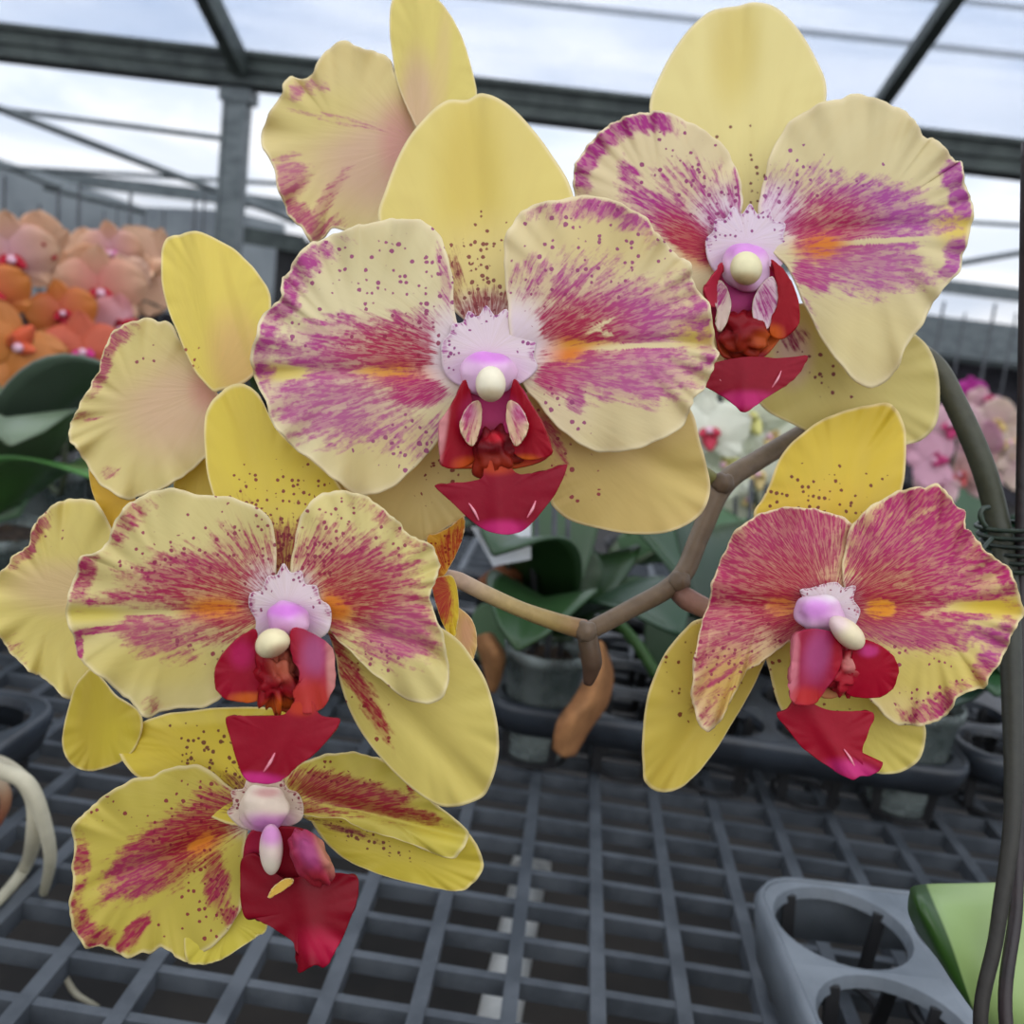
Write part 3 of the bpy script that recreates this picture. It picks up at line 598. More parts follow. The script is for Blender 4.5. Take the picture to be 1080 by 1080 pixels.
petal('lip_flap', f, [(283,947),(288,936),(300,927),(309,927),(308,932),(297,940)], C4, .2400, (226,186,80), ruf=.0002, res=(10,30), label='small yellow fleck')

# ---- lower right flower
f = flower((870, 655), .255, 'lower right flower turned sideways, its petals almost covered with magenta')
C5 = (876, 640)
petal('dorsal_sepal', f, [(795,545),(803,528),(811,512),(820,488),(832,470),(849,455),(863,445),(878,438),(895,432),(913,428),(934,425),(944,430),(950,440),(955,457),(955,485),(952,512),(940,550),(910,600),(880,622),(850,605),(815,575)],
      C5, .2640, (218,188,60), tilt=(0,-.004), cup=.0015, ruf=.0006, mid=(880,520), crease=((870,610),(925,426),.003,20),
      bl=[(850,540,60,26,-10,(228,188,66),.5),(900,450,50,18,-8,(206,176,46),.5)], pig=(134,40,44), dot=[(868,520,70,26,-5,.42),(850,545,60,20,-10,.62)], den=[(870,570,50,20,0,.5)], dots=5.6, res=(40,160))
petal('petal', f, [(750,628),(752,612),(757,596),(765,580),(772,566),(784,553),(798,543),(812,538),(828,536),(845,535),(862,537),(880,542),(894,550),(908,560),(920,574),(924,592),(916,608),(905,618),(888,630),(878,648),(862,664),(846,672),(832,678),(818,686),(804,698),(794,704),(785,712),(776,728),(768,744),(760,760),(752,768),(744,771),(737,762),(732,748),(729,735),(731,715),(732,697),(736,672),(742,650)],
      C5, .2590, (234,200,150), tilt=(.003,0), cup=.0008, ruf=.0016, nr=10, mid=(805,625), crease=((860,640),(745,640),.003,12),
      bl=[(824,640,20,18,0,(226,130,24),.85),(858,632,16,16,0,(230,200,214),.8),(770,720,30,34,20,(226,190,76),.7)], pig=(180,44,96), pb=[(830,630,60,44,0,(172,28,56),.85),(760,690,26,40,15,(196,80,110),.7)],
      den=[(815,590,92,56,-30,.8),(840,640,60,40,0,.9),(780,640,40,60,20,.72),(760,690,30,50,20,.48),(823,640,18,12,0,-.5),(745,740,16,30,0,.4)], dot=[(775,700,40,50,20,.5)], edge=[(830,540,90,26,0,.9),(745,640,20,80,0,.75)], dots=6)
petal('petal', f, [(890,625),(888,600),(892,575),(898,556),(908,542),(922,531),(938,523),(951,517),(964,513),(975,514),(985,511),(995,515),(1002,523),(1008,533),(1017,541),(1018,556),(1024,560),(1030,569),(1035,577),(1043,583),(1052,589),(1060,596),(1067,604),(1072,616),(1077,630),(1079,646),(1075,656),(1070,665),(1066,674),(1061,683),(1055,698),(1046,711),(1041,722),(1035,726),(1022,729),(1010,737),(1003,748),(993,757),(983,762),(972,767),(960,764),(947,764),(930,752),(915,735),(905,705),(900,670)],
      C5, .2580, (230,208,136), tilt=(-.002,0), cup=.0006, ruf=.0018, nr=12, mid=(975,640), crease=((900,640),(1078,640),.0015,9),
      bl=[(928,642,24,17,0,(232,150,24),1),(896,632,14,20,0,(230,206,204),.85),(1050,640,40,11,0,(226,196,60),.9),(980,710,70,24,0,(220,200,76),.5)],
      pig=(186,42,108), pb=[(930,630,56,40,0,(172,28,58),.9),(1045,675,34,26,0,(184,76,140),.8),(960,672,60,16,0,(192,84,120),.7)],
      den=[(960,590,84,62,20,.76),(925,640,60,34,0,.95),(1010,610,60,40,40,.66),(965,664,64,22,5,.8),(1045,672,30,10,20,.8),(1040,700,14,24,20,.7),(928,642,18,11,0,-.75),(1045,640,44,7,0,-.9),(1000,560,36,40,30,.85)],
      dot=[(985,735,50,26,0,.32),(960,690,60,20,0,.4)], edge=[(985,530,60,46,20,.92),(1040,600,40,40,45,.7),(990,748,46,30,-25,.6),(1050,690,26,44,10,.6)], dots=6)
petal('lateral_sepal', f, [(735,654),(722,664),(708,680),(698,695),(691,711),(684,730),(680,750),(678,770),(677,792),(678,808),(679,822),(685,830),(695,835),(706,835),(717,831),(730,821),(742,808),(758,786),(772,763),(787,738),(800,712),(812,680),(800,660),(770,650)],
      C5, .2650, (222,198,88), tilt=(0,.002), cup=.0006, ruf=.0004, mid=(740,750), crease=((800,670),(690,830),.003,13),
      pig=(150,50,40), dot=[(722,705,26,40,20,.32),(735,755,22,20,0,.6),(790,690,20,30,0,.4)], den=[(738,748,14,14,0,.35)], dots=6.5, res=(34,140))
petal('lateral_sepal', f, [(808,685),(812,710),(818,735),(826,752),(836,756),(850,762),(875,780),(895,800),(912,810),(930,816),(947,815),(960,809),(970,800),(975,785),(976,768),(968,750),(940,725),(900,700),(860,685),(830,675)],
      C5, .2640, (222,204,104), tilt=(0,.002), cup=.0006, ruf=.0004, mid=(890,750), pig=(160,40,50), dot=[(820,705,14,26,0,.6),(878,744,26,8,0,.6)], res=(34,130))
petal('column_wing', f, [(843,642),(846,630),(844,622),(856,620),(868,616),(882,614),(890,620),(902,618),(900,632),(907,644),(900,662),(888,672),(866,668),(848,658)],
      (874,640), .2562, (230,214,216), rim_=False, speck=.55, cup=.0008, ruf=.0002, pig=(170,40,90), bl=[(866,650,24,14,0,(214,150,206),.7)], dot=[(896,620,12,10,0,.4)], dots=5, res=(20,70), label='white and pink middle of the flower')
petal('lip_throat', f, [(868,680),(890,674),(912,680),(916,700),(908,726),(888,734),(868,736),(858,720),(860,696)],
      (888,706), .2530, (150,18,44), cup=-.004, ruf=.0002, mat=M_FLESH, bl=[(884,732,30,6,0,(214,150,90),.8)], thick=.0009, res=(16,50), label='dark red throat of the lip')
petal('lip_side_lobe', f, [(910,675),(920,677),(929,681),(937,687),(943,693),(947,703),(946,714),(942,724),(935,731),(924,735),(907,735),(892,730),(888,716),(896,702),(900,686)],
      C5, .2500, (160,4,36), tilt=(-.008,0), cup=.002, ruf=.0002, thick=.0014, mat=M_FLESH, bl=[(916,686,9,6,0,(216,70,150),.6),(944,710,5,30,0,(150,10,30),.7)], res=(24,70))
blob('lip_callus', f, (890, 708), .2505, 22, 22, .004, 0, (166,30,44), [(898,700,8,9,0,(224,150,140),.7)], lump=.7, freq=.25)
petal('lip_side_lobe', f, [(838,669),(846,665),(856,663),(867,664),(877,667),(883,676),(886,688),(885,700),(880,711),(872,722),(862,735),(855,742),(842,744),(834,738),(832,725),(832,712),(834,700),(835,686)],
      C5, .2460, (150,22,54), tilt=(.008,0), ruf=.0003, thick=.002, mat=M_FLESH, crease=((860,664),(846,744),-.003,13), bl=[(882,690,6,36,0,(160,12,36),.95),(836,700,6,40,0,(206,120,130),.8),(860,690,12,26,10,(166,76,130),.6),(850,735,16,10,0,(186,40,26),.7)], res=(26,80))
petal('lip', f, [(819,753),(830,748),(838,738),(850,738),(861,744),(875,749),(891,750),(905,750),(917,750),(921,755),(918,766),(913,778),(909,788),(909,798),(912,807),(920,810),(930,806),(926,813),(917,817),(906,819),(899,822),(888,816),(875,809),(862,801),(852,793),(843,785),(835,775),(828,766)],
      (855,745), .2465, (148,8,34), tilt=(0,-.002), cup=.001, ruf=.0004, thick=.0012, mat=M_FLESH, mid=(874,780), crease=((855,750),(900,820),-.0015,9),
      bl=[(902,812,26,9,15,(196,50,120),.8)], res=(30,110))
blob('column', f, (864, 648), .2512, 26, 21, .0055, 15, (220,176,208), [(868,628,22,8,-5,(236,226,224),.95),(860,642,16,12,0,(206,124,204),.8)], lump=.2)
blob('anther_cap', f, (893, 667), .2450, 13, 23, .0045, -48, (234,218,180), [(880,656,14,12,0,(222,190,200),.7)], taper=.1)

glint(f, (890,790), (902,810), .2445)

# ---- flower turned away at the top
f = flower((440, 150), .29, 'pale flower seen from behind at the top of the spray')
petal('petal', f, [(340,59),(350,50),(362,43),(374,46),(384,52),(396,55),(407,60),(414,68),(420,82),(432,112),(440,140),(440,180),(420,215),(395,240),(370,245),(351,240),(340,252),(329,257),(320,243),(312,236),(305,226),(300,216),(294,203),(288,178),(281,162),(276,147),(279,130),(287,113),(296,99),(300,88),(308,81),(318,84),(326,80),(332,72)],
      (440,150), .2900, (224,204,140), tilt=(.003,0), cup=-.0006, ruf=.0018, nr=7, mid=(365,150),
      bl=[(400,170,60,50,-10,(220,180,160),.75),(420,150,18,40,0,(214,140,140),.55),(330,120,50,26,0,(222,206,124),.5)],
      pig=(196,120,136), pb=[(330,230,60,40,0,(176,56,96),.7)], den=[(306,188,22,22,0,.72),(345,210,8,40,35,.55),(312,98,8,10,0,.7),(335,90,14,10,0,.4),(365,128,60,5,10,.35)], edge=[(315,235,40,36,0,.7)], dots=6)
petal('lateral_sepal', f, [(372,243),(384,225),(400,200),(414,198),(412,225),(402,245),(385,252)], (440,150), .2935, (222,200,96), ruf=.0003, res=(14,50))
petal('dorsal_sepal', f, [(436,-14),(450,-10),(462,0),(472,12),(481,26),(489,44),(495,63),(500,82),(503,100),(500,125),(480,150),(455,158),(442,140),(433,122),(425,104),(418,84),(414,60),(411,30),(413,2),(422,-10)],
      (440,150), .2840, (224,206,116), tilt=(0,-.004), cup=.001, ruf=.0004, mid=(457,70), crease=((445,145),(445,-10),-.002,16), bl=[(440,110,18,50,0,(214,176,150),.75),(465,80,8,70,5,(222,190,140),.4)], res=(34,130))

# ---- flower turned away, left
f = flower((225, 410), .27, 'yellow flower seen from behind beside the frontmost flower')
petal('petal', f, [(142,339),(154,336),(166,338),(178,339),(188,355),(197,372),(219,400),(232,420),(232,450),(222,475),(205,495),(190,505),(175,514),(160,519),(145,525),(130,527),(112,515),(98,500),(88,484),(80,474),(75,466),(73,456),(76,444),(80,433),(88,420),(95,409),(100,398),(104,388),(110,370),(115,358),(121,348),(130,342)],
      (225,410), .2700, (222,204,136), tilt=(.002,0), cup=-.0004, ruf=.0016, nr=8, mid=(150,430), bl=[(185,430,56,50,0,(220,182,154),.75),(222,410,20,24,0,(214,140,130),.6),(130,380,40,30,0,(224,208,128),.4)],
      pig=(180,84,104), den=[(118,498,12,8,0,.45),(92,440,20,6,0,.3)], dot=[(150,385,26,20,0,.26)], edge=[(114,375,22,46,20,.75)], dots=6)
petal('dorsal_sepal', f, [(175,253),(182,249),(190,248),(198,245),(207,244),(219,248),(231,254),(246,262),(258,273),(268,283),(276,294),(283,305),(286,318),(284,340),(278,370),(268,395),(250,408),(232,412),(225,413),(215,403),(206,392),(195,370),(187,350),(180,334),(175,318),(171,300),(170,279),(171,264)],
      (225,410), .2640, (228,206,96), tilt=(0,-.003), cup=.001, ruf=.0004, mid=(225,320), crease=((245,405),(205,245),-.0025,16), bl=[(250,380,26,50,-10,(220,172,120),.6),(250,330,5,60,-15,(208,180,80),.4)], pig=(180,60,60), dot=[(202,378,9,12,0,.5)], res=(36,140))
petal('lateral_sepal', f, [(94,493),(108,505),(125,515),(142,524),(142,540),(128,556),(118,561),(108,545),(98,520)], (225,410), .2745, (226,184,62), ruf=.0004, res=(18,60))
petal('lateral_sepal', f, [(230,415),(220,445),(215,470),(222,498),(225,525),(205,526),(185,518),(186,502),(200,480),(213,450)], (225,410), .2745, (224,196,84), ruf=.0004, res=(18,60))

# ---- flower turned away, far left
f = flower((110, 630), .27, 'flower at the far left of the spray, partly hidden, its back turned')
petal('petal', f, [(67,528),(80,526),(96,526),(108,540),(118,560),(122,600),(118,650),(110,700),(95,728),(80,738),(67,735),(55,722),(45,714),(37,712),(28,706),(18,694),(8,684),(0,673),(-9,660),(-15,640),(-10,622),(0,603),(9,595),(15,586),(24,580),(30,574),(33,563),(37,553),(42,546),(48,539),(57,533)],
      (110,630), .2700, (222,204,118), tilt=(.002,0), cup=-.0004, ruf=.0015, nr=8, mid=(60,630), bl=[(70,620,60,26,5,(224,192,150),.7)], pig=(170,76,90), dot=[(50,560,30,26,0,.2)], den=[(15,690,14,20,0,.35)], edge=[(25,565,30,34,0,.75)], dots=6)
petal('lateral_sepal', f, [(97,705),(88,712),(80,722),(73,744),(67,768),(66,785),(70,799),(77,807),(86,812),(97,813),(108,811),(120,807),(130,802),(142,790),(150,770),(148,752),(136,742),(122,733),(110,718)],
      (110,630), .2620, (204,182,66), tilt=(0,.001), ruf=.0004, mid=(108,765), bl=[(130,780,20,26,0,(214,196,60),.5)], crease=((100,712),(95,812),.002,12), res=(28,100))

# ---- small hidden flower, only sepals show
f = flower((478, 620), .262, 'small half hidden flower of which only red-netted yellow sepals show')
petal('sepal', f, [(450,568),(460,563),(474,556),(488,545),(490,556),(487,570),(481,585),(474,598),(466,609),(455,605)], (478,620), .2490, (226,166,44), ruf=.0003, pig=(186,40,24), den=[(472,580,14,34,35,.56)], dot=[(472,580,16,34,35,.5)], dots=4.5, res=(20,70))
petal('sepal', f, [(456,612),(466,608),(476,607),(481,616),(483,628),(484,644),(482,660),(479,672),(472,668),(464,650),(458,630)], (478,620), .2480, (228,196,50), ruf=.0003, pig=(190,44,44), den=[(464,625,11,34,-10,.9)], dots=4.5, res=(20,70))
petal('petal', f, [(481,640),(488,644),(495,650),(501,661),(503,677),(501,690),(496,698),(486,690),(476,672),(474,650)], (478,620), .2530, (232,196,120), ruf=.0003, bl=[(492,668,8,20,0,(224,160,140),.6)], res=(18,60))

# ---- stem, pedicels, bracts
OL, OL2, BR = (120, 108, 84), (98, 88, 70), (146, 120, 98)
PX0, PY0 = .154, .228
tubep('flower_stem', PLANT, [(PX0, PY0, BZ+.072), (PX0-.004, PY0-.004, BZ+.082)] + [tuple(W(*q)) for q in [(1036,1110,.264),(1052,980,.270),(1068,860,.277),(1067,720,.29),(1062,610,.30),(1052,548,.305),(1036,490,.305),(1010,430,.307),(985,385,.309),(955,372,.315),(915,400,.318),(880,432,.315),(850,455,.312),(800,485,.305),(762,512,.30),(738,565,.298),(715,612,.294),(660,645,.287),(616,668,.28)]],
      [.003,.0026,.0019,.0020,.0024,.003,.0034,.0036,.0036,.0035,.0034,.0034,.0032,.0032,.0031,.0031,.0035,.0030,.0030,.0027,.0027],
      [(40,32,28),(36,30,26),(50,48,40),(62,64,50),(76,78,60),(86,84,66),(110,100,80),(140,122,102),(150,130,108),(132,112,90),(120,98,74)], M_STEM, n=16, seg=160, world=True)
tubep('pedicel', PLANT, [(616,664,.279),(590,657,.276),(550,643,.271),(510,625,.266),(484,612,.262),(466,606,.262)], [.0029,.0026,.0022,.0022,.0022,.0016], [(150,104,76),(178,150,90),(206,178,118),(222,190,160),(220,186,160)], M_STEM, seg=50, label='pale pink and yellow stalk')
tubep('pedicel', PLANT, [(712,622,.294),(725,632,.291),(745,642,.287),(775,655,.280),(820,660,.272)], [.0026,.0034,.0030,.0024,.002], [(120,90,76),(166,120,104),(176,130,104),(190,150,100)], M_STEM, seg=40)
tubep('bract', PLANT, [(618,660,.280),(621,680,.280),(624,700,.281),(620,722,.282)], [.0026,.0030,.0030,.0012], [(112,92,70),(96,74,56),(90,62,48)], M_STEM, n=12, seg=24)
for (px, py, dd_) in ((762,510,.2975),(716,614,.292),(617,666,.2775)):
    blob('stem_node', PLANT, (px, py), dd_, 11, 12, .0035, 20, (128,108,88), lump=.3, mat=M_STEM, n=(12,16))
tubep('pedicel', PLANT, [(880,432,.315),(850,400,.30),(815,340,.288),(790,290,.278)], [.002]*4, [(150,150,90),(190,180,110)], M_STEM, seg=24)
tubep('pedicel', PLANT, [(762,512,.30),(700,470,.285),(620,430,.262),(540,400,.243)], [.002]*4, [(150,150,90),(190,180,110)], M_STEM, seg=24)
tubep('pedicel', PLANT, [(616,664,.28),(560,690,.262),(460,700,.245),(330,660,.235)], [.002]*4, [(150,150,90),(190,180,110)], M_STEM, seg=24) if False else None

# ---- its big leaf, curling over beside the tray
def sheet(name, parent, rows, mat, bc_fn=None, nu=30, nv=30, solid=.0012, **k):
    """smooth sheet through a grid of world points"""
    rows = [spline([list(p) for p in r], nu) for r in rows]
    A = np.array(rows)                       # rows x nu x 3
    G = np.stack([spline(A[:, j], nv) for j in range(nu)], axis=1)
    v = G.reshape(-1, 3); f = [(i*nu+j, i*nu+j+1, (i+1)*nu+j+1, (i+1)*nu+j) for i in range(nv-1) for j in range(nu-1)]
    uu, vv = np.meshgrid(np.linspace(0, 1, nu), np.linspace(0, 1, nv))
    bc = np.array([bc_fn(a, b) for a, b in zip(uu.ravel(), vv.ravel())])
    return mesh_obj(name, v, f, mat, parent, attrs=dict(bcol=np.hstack([bc, np.ones((len(bc), 1))])), solid=solid, **k)
_lg = np.array(lin((158, 186, 112))); _lw = np.array(lin((174, 196, 130)))
sheet('leaf', PLANT, [[W(1022,1052,0.306), W(1000,1022,0.302), W(975,990,0.300), W(960,962,0.304), W(962,938,0.319)],
                      [W(1034,1066,0.296), W(1010,1040,0.284), W(985,990,0.280), W(968,950,0.284), W(966,936,0.309)],
                      [W(1044,1085,0.292), W(1030,1060,0.284), W(1010,1000,0.281), W(992,955,0.289), W(985,934,0.306)],
                      [W(1075,1100,0.286), W(1065,1065,0.282), W(1050,1010,0.284), W(1040,960,0.290), W(1035,933,0.302)],
                      [W(1130,1110,0.284), W(1115,1065,0.282), W(1105,1010,0.286), W(1100,960,0.292), W(1095,930,0.302)]],
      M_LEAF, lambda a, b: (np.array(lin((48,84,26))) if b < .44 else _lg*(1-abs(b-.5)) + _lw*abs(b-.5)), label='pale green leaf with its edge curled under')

# ------------------------------------------------------------------ stake and tie
tubep('plant_stake', None, [tuple(W(*q)) for q in ((1084,150,.290),(1080,400,.298),(1077,600,.300),(1076,800,.292),(1072,950,.280),(1066,1110,.268))] + [(.168, .222, BZ+.07), (.160, .226, BZ+.012)], .0019, [(50,34,40),(40,26,30),(66,50,44)], M_STAKE, n=10, seg=70, world=True)
tag(bpy.data.objects['plant_stake'], 'dark brown stake standing beside the flower stem of the big orchid', 'stake')
_tie = MB()
A, B_ = W(1054,562,.304), W(1077,562,.300)
mid_, ax = (A + B_)/2, (B_ - A)
_dn = (W(1064,640,.303) - W(1062,545,.303)).normalized(); _fr = ROT @ Vector((0,0,1))
def loop(off, rx, ry, t0=0, t1=2*math.pi, lift=0):
    u = ax.normalized()
    return [mid_ + _dn*(off + lift*math.sin(t)) + u*rx*math.cos(t) + _fr*ry*math.sin(t) for t in np.linspace(t0, t1, 26)]
for i, off in enumerate((-.002,.0005,.003,.0055,.008,.0105)):
    _tie.tube(loop(off, .0095 - .0006*i, .0062, i*.7, i*.7 + 2*math.pi, .0014), .0007, 8)
_tie.tube([tuple(p) for p in spline([list(W(1040,556,.297)), list(W(1034,546,.296)), list(W(1036,537,.296)), list(W(1043,535,.297))], 16)], .0008, 8)
_tie.tube([tuple(p) for p in spline([list(W(1046,568,.297)), list(W(1036,580,.292)), list(W(1030,592,.291))], 12)], .0007, 8)
_tie.build('wire_tie', M_WIRE, None, True, label='dark green wire wound round the flower stem and the brown stake', cat='plant tie')

# ------------------------------------------------------------------ bench
bench = empty('plant_bench', (0, .8, 0), label='long bench with a dark grey plastic lattice top', cat='bench')
g = MB()
PX, PY, OX = .0402, .0316, .0075
X0, X1, Y0, Y1 = -1.3, 1.5, .02, 1.35
p0 = onplane(630, 1000, BZ); OX = p0.x
k0, k1 = int((X0-OX)/PX), int((X1-OX)/PX)
for k in range(k0, k1+1):
    x = OX + k*PX; g.box(x-.0036, x+.0036, Y0, Y1, BZ-.010, BZ)
OY = onplane(630, 1001, BZ).y
j0, j1 = int((Y0-OY)/PY), int((Y1-OY)/PY)
for j in range(j0, j1+1):
    y = OY + j*PY; g.box(X0, X1, y-.0026, y+.0026, BZ-.0095, BZ-.0008)
g.build('lattice_top', M_GRID, bench)
for y in (.05, 1.3):
    b = MB(); b.box(X0, X1, y-.02, y+.02, BZ-.058, BZ-.018); b.build('rail', M_STEEL, bench)
for x in (-1.25, 1.45):
    for y in (.05, 1.3):
        b = MB(); b.box(x-.02, x+.02, y-.02, y+.02, 0, BZ-.06); b.box(x-.05, x+.05, y-.05, y+.05, 0, .008); b.build('leg', M_STEEL, bench)
# pale pipe running under the lattice
a = onplane(560, 915, BZ-.05); c_ = onplane(519, 1110, BZ-.05)
b = MB(); dd_ = (c_-a).normalized()
b.tube([a, a + (c_-a)*.5, c_ + dd_*.1], .0115, 14)
b.tube([a - dd_*.004, a + dd_*.008], .0135, 14)
b.build('watering_pipe', M_PIPE, None, True, label='pale pipe running beneath the lattice of the bench', cat='pipe')

# ------------------------------------------------------------------ trays
def ring_plate(mb, cx, cy, w, h, r, z0, z1, holes, rot=0, n=40):
    """a plate w x h with rounded corners and round holes, walls of the holes reaching down to z0"""
    ca, sa = math.cos(rot), math.sin(rot)
    T = lambda x, y, z: (cx + x*ca - y*sa, cy + x*sa + y*ca, z)
    return T
def tray(name, cx, cy, nx, ny, pitch, hr, z, depth, mat, rot=0, skirt=.03, ribs=True, **k):
    root = empty(name, (cx, cy, z-depth), **k)
    ca, sa = math.cos(rot), math.sin(rot)
    T = lambda x, y, zz: (cx + x*ca - y*sa, cy + x*sa + y*ca, zz)
    b = MB(); n = 32
    for i in range(nx):
        for j in range(ny):
            ox, oy = (i-(nx-1)/2)*pitch, (j-(ny-1)/2)*pitch
            outer = []; inner = []; low = []
            for q in range(n):
                t = 2*math.pi*q/n; c_, s_ = math.cos(t), math.sin(t)
                sq = pitch/2/max(abs(c_), abs(s_))
                # soften the tray's own corners
                X_, Y_ = ox+sq*c_, oy+sq*s_
                ex, ey = nx*pitch/2, ny*pitch/2; rc = .022
                if abs(X_) > ex-rc and abs(Y_) > ey-rc:
                    qx, qy = math.copysign(ex-rc, X_), math.copysign(ey-rc, Y_)
                    dx, dy = X_-qx, Y_-qy; m_ = math.hypot(dx, dy)
                    if m_ > rc: X_, Y_ = qx+dx/m_*rc, qy+dy/m_*rc
                outer.append(T(X_, Y_, z)); inner.append(T(ox+hr*c_, oy+hr*s_, z-.0006)); low.append(T(ox+hr*.95*c_, oy+hr*.95*s_, z-.006))
            v = outer + inner + low
            f = [(q, (q+1) % n, n+(q+1) % n, n+q) for q in range(n)] + [(n+q, n+(q+1) % n, 2*n+(q+1) % n, 2*n+q) for q in range(n)]
            b.add(v, f)
    b.build('tray_top', mat, root, False)
    o = [x for x in root.children][0]; m_ = o.modifiers.new('t', 'SOLIDIFY'); m_.thickness = .0015; m_.offset = -1
    s = MB(); ex, ey, rc = nx*pitch/2, ny*pitch/2, .022
    out = []
    for qx, qy, t0 in ((ex-rc, ey-rc, 0), (-ex+rc, ey-rc, 90), (-ex+rc, -ey+rc, 180), (ex-rc, -ey+rc, 270)):
        for t in range(0, 91, 15):
            out.append((qx + rc*math.cos(R(t0+t)), qy + rc*math.sin(R(t0+t))))
    m = len(out)
    v = [T(x, y, z+.0005) for x, y in out] + [T(x*1.012, y*1.012, z-.004) for x, y in out] + [T(x*.985, y*.985, z-skirt) for x, y in out]
    s.add(v, [(q, (q+1) % m, m+(q+1) % m, m+q) for q in range(m)] + [(m+q, m+(q+1) % m, 2*m+(q+1) % m, 2*m+q) for q in range(m)])
    so = s.build('tray_skirt', mat, root, True); m_ = so.modifiers.new('t', 'SOLIDIFY'); m_.thickness = .0018; m_.offset = -1
    if ribs:
        for i in range(nx):
            for j in range(ny):
                ox, oy = (i-(nx-1)/2)*pitch, (j-(ny-1)/2)*pitch
                r_ = MB()
                for q in range(4):
                    t = R(35 + 90*q); px_, py_ = ox+hr*.97*math.cos(t), oy+hr*.97*math.sin(t)
                    A_ = Vector(T(px_, py_, z-.003)); B2 = Vector(T(ox+hr*.80*math.cos(t), oy+hr*.80*math.sin(t), z-depth+.002))
                    r_.bar(A_, B2, .006, .0025)
                r_.box(0, 0, 0, 0, 0, 0) if False else None
                # floor ring of the cup
                ringp = [T(ox+hr*.80*math.cos(t), oy+hr*.80*math.sin(t), z-depth+.003) for t in np.linspace(0, 2*math.pi, 25)]
                r_.tube(ringp, .002, 6)
                r_.build('cup_rib', M_BLACK, root)
    return root
# front right tray: its corner and edges are found on the plane of its own top
zt = BZ + .046
cA = onplane(806, 930, zt); cB = onplane(848, 1085, zt); cR = onplane(960, 948, zt)
ex_ = (cR - cA); rot_ = math.atan2(ex_.y, ex_.x)
print('TRAY', cA, cB, cR, 'w', ex_.length, 'd', (cB-cA).length, 'rot', math.degrees(rot_), math.degrees(math.atan2((cB-cA).y,(cB-cA).x)))
pit = .067
nx_, ny_ = 5, 4
ux, uy = Vector((math.cos(rot_), math.sin(rot_), 0)), Vector((-math.sin(rot_), math.cos(rot_), 0))
cc = cA + ux*(nx_*pit/2 - .004) - uy*(ny_*pit/2 - .004)
tray('pot_tray', cc.x, cc.y, nx_, ny_, pit, .0315, zt, .045, M_TRAY, rot_, label='grey plastic pot tray with round holes beside the curled green leaf', cat='tray')
# rows of dark trays further back
TZ = BZ + .05
ty = onplane(600, 752, TZ).y
TR = []
LBL = ['dark grey tray at the left end of the bench, behind the white roots', 'dark tray behind the lower left flowers', 'dark tray carrying the clear pots behind the curled brown leaf',
       'dark tray behind the petals of the lower right flower', 'dark tray beyond the brown stake at the right edge']
for i, (x, y) in enumerate(((-.437, .40), (-.21, .70+.128), (.13, ty+.128), (.46, .655+.128), (.80, .655+.128))):
    TR.append(tray('carrier_tray', x, y, 5, 4, .064, .028, TZ, .049, M_TRAYD, 0, skirt=.02, label=LBL[i], cat='tray', group='dark trays standing along the bench', ribs=True))

# ------------------------------------------------------------------ aerial roots of a plant off to the left
rt = empty('orchid_roots', W(-20, 800, .45), label='tangle of pale aerial roots lying on the left edge of the bench', cat='roots')
RC = [(150,140,120),(196,188,162),(206,200,176),(170,165,140)]
def onb(px, py, r): return tuple(onplane(px, py, BZ + r))
tubep('root', rt, [tuple(W(-30,790,.44)), tuple(W(0,812,.435)), tuple(W(28,826,.43)), tuple(W(44,860,.435)), tuple(W(53,905,.45)), onb(46,942,.002)], [.0034,.0034,.0036,.0034,.0028,.002], RC, M_ROOT, seg=50, world=True)
tubep('root', rt, [tuple(W(-30,800,.45)), tuple(W(5,808,.445)), tuple(W(34,838,.44)), tuple(W(36,880,.45)), onb(26,915,.004), onb(0,948,.003), onb(-20,965,.003)], [.0036,.0036,.0038,.0036,.003,.0026,.0024], RC, M_ROOT, seg=50, world=True)
tubep('root', rt, [tuple(W(-20,815,.46)), tuple(W(2,830,.46)), tuple(W(6,848,.46)), tuple(W(-2,870,.465))], [.003,.003,.0024,.0012], [(180,176,150),(150,110,80),(140,70,50)], M_ROOT, seg=24, world=True)
tubep('dropped_root', None, [tuple(onplane(68,1028,BZ-.05)), tuple(onplane(80,1048,BZ-.052)), tuple(onplane(104,1062,BZ-.052))], [.0014,.0016,.001], RC, M_ROOT, seg=24, world=True)
tag(bpy.data.objects['dropped_root'], 'short pale root lying beneath the lattice near the lowest flower', 'root')

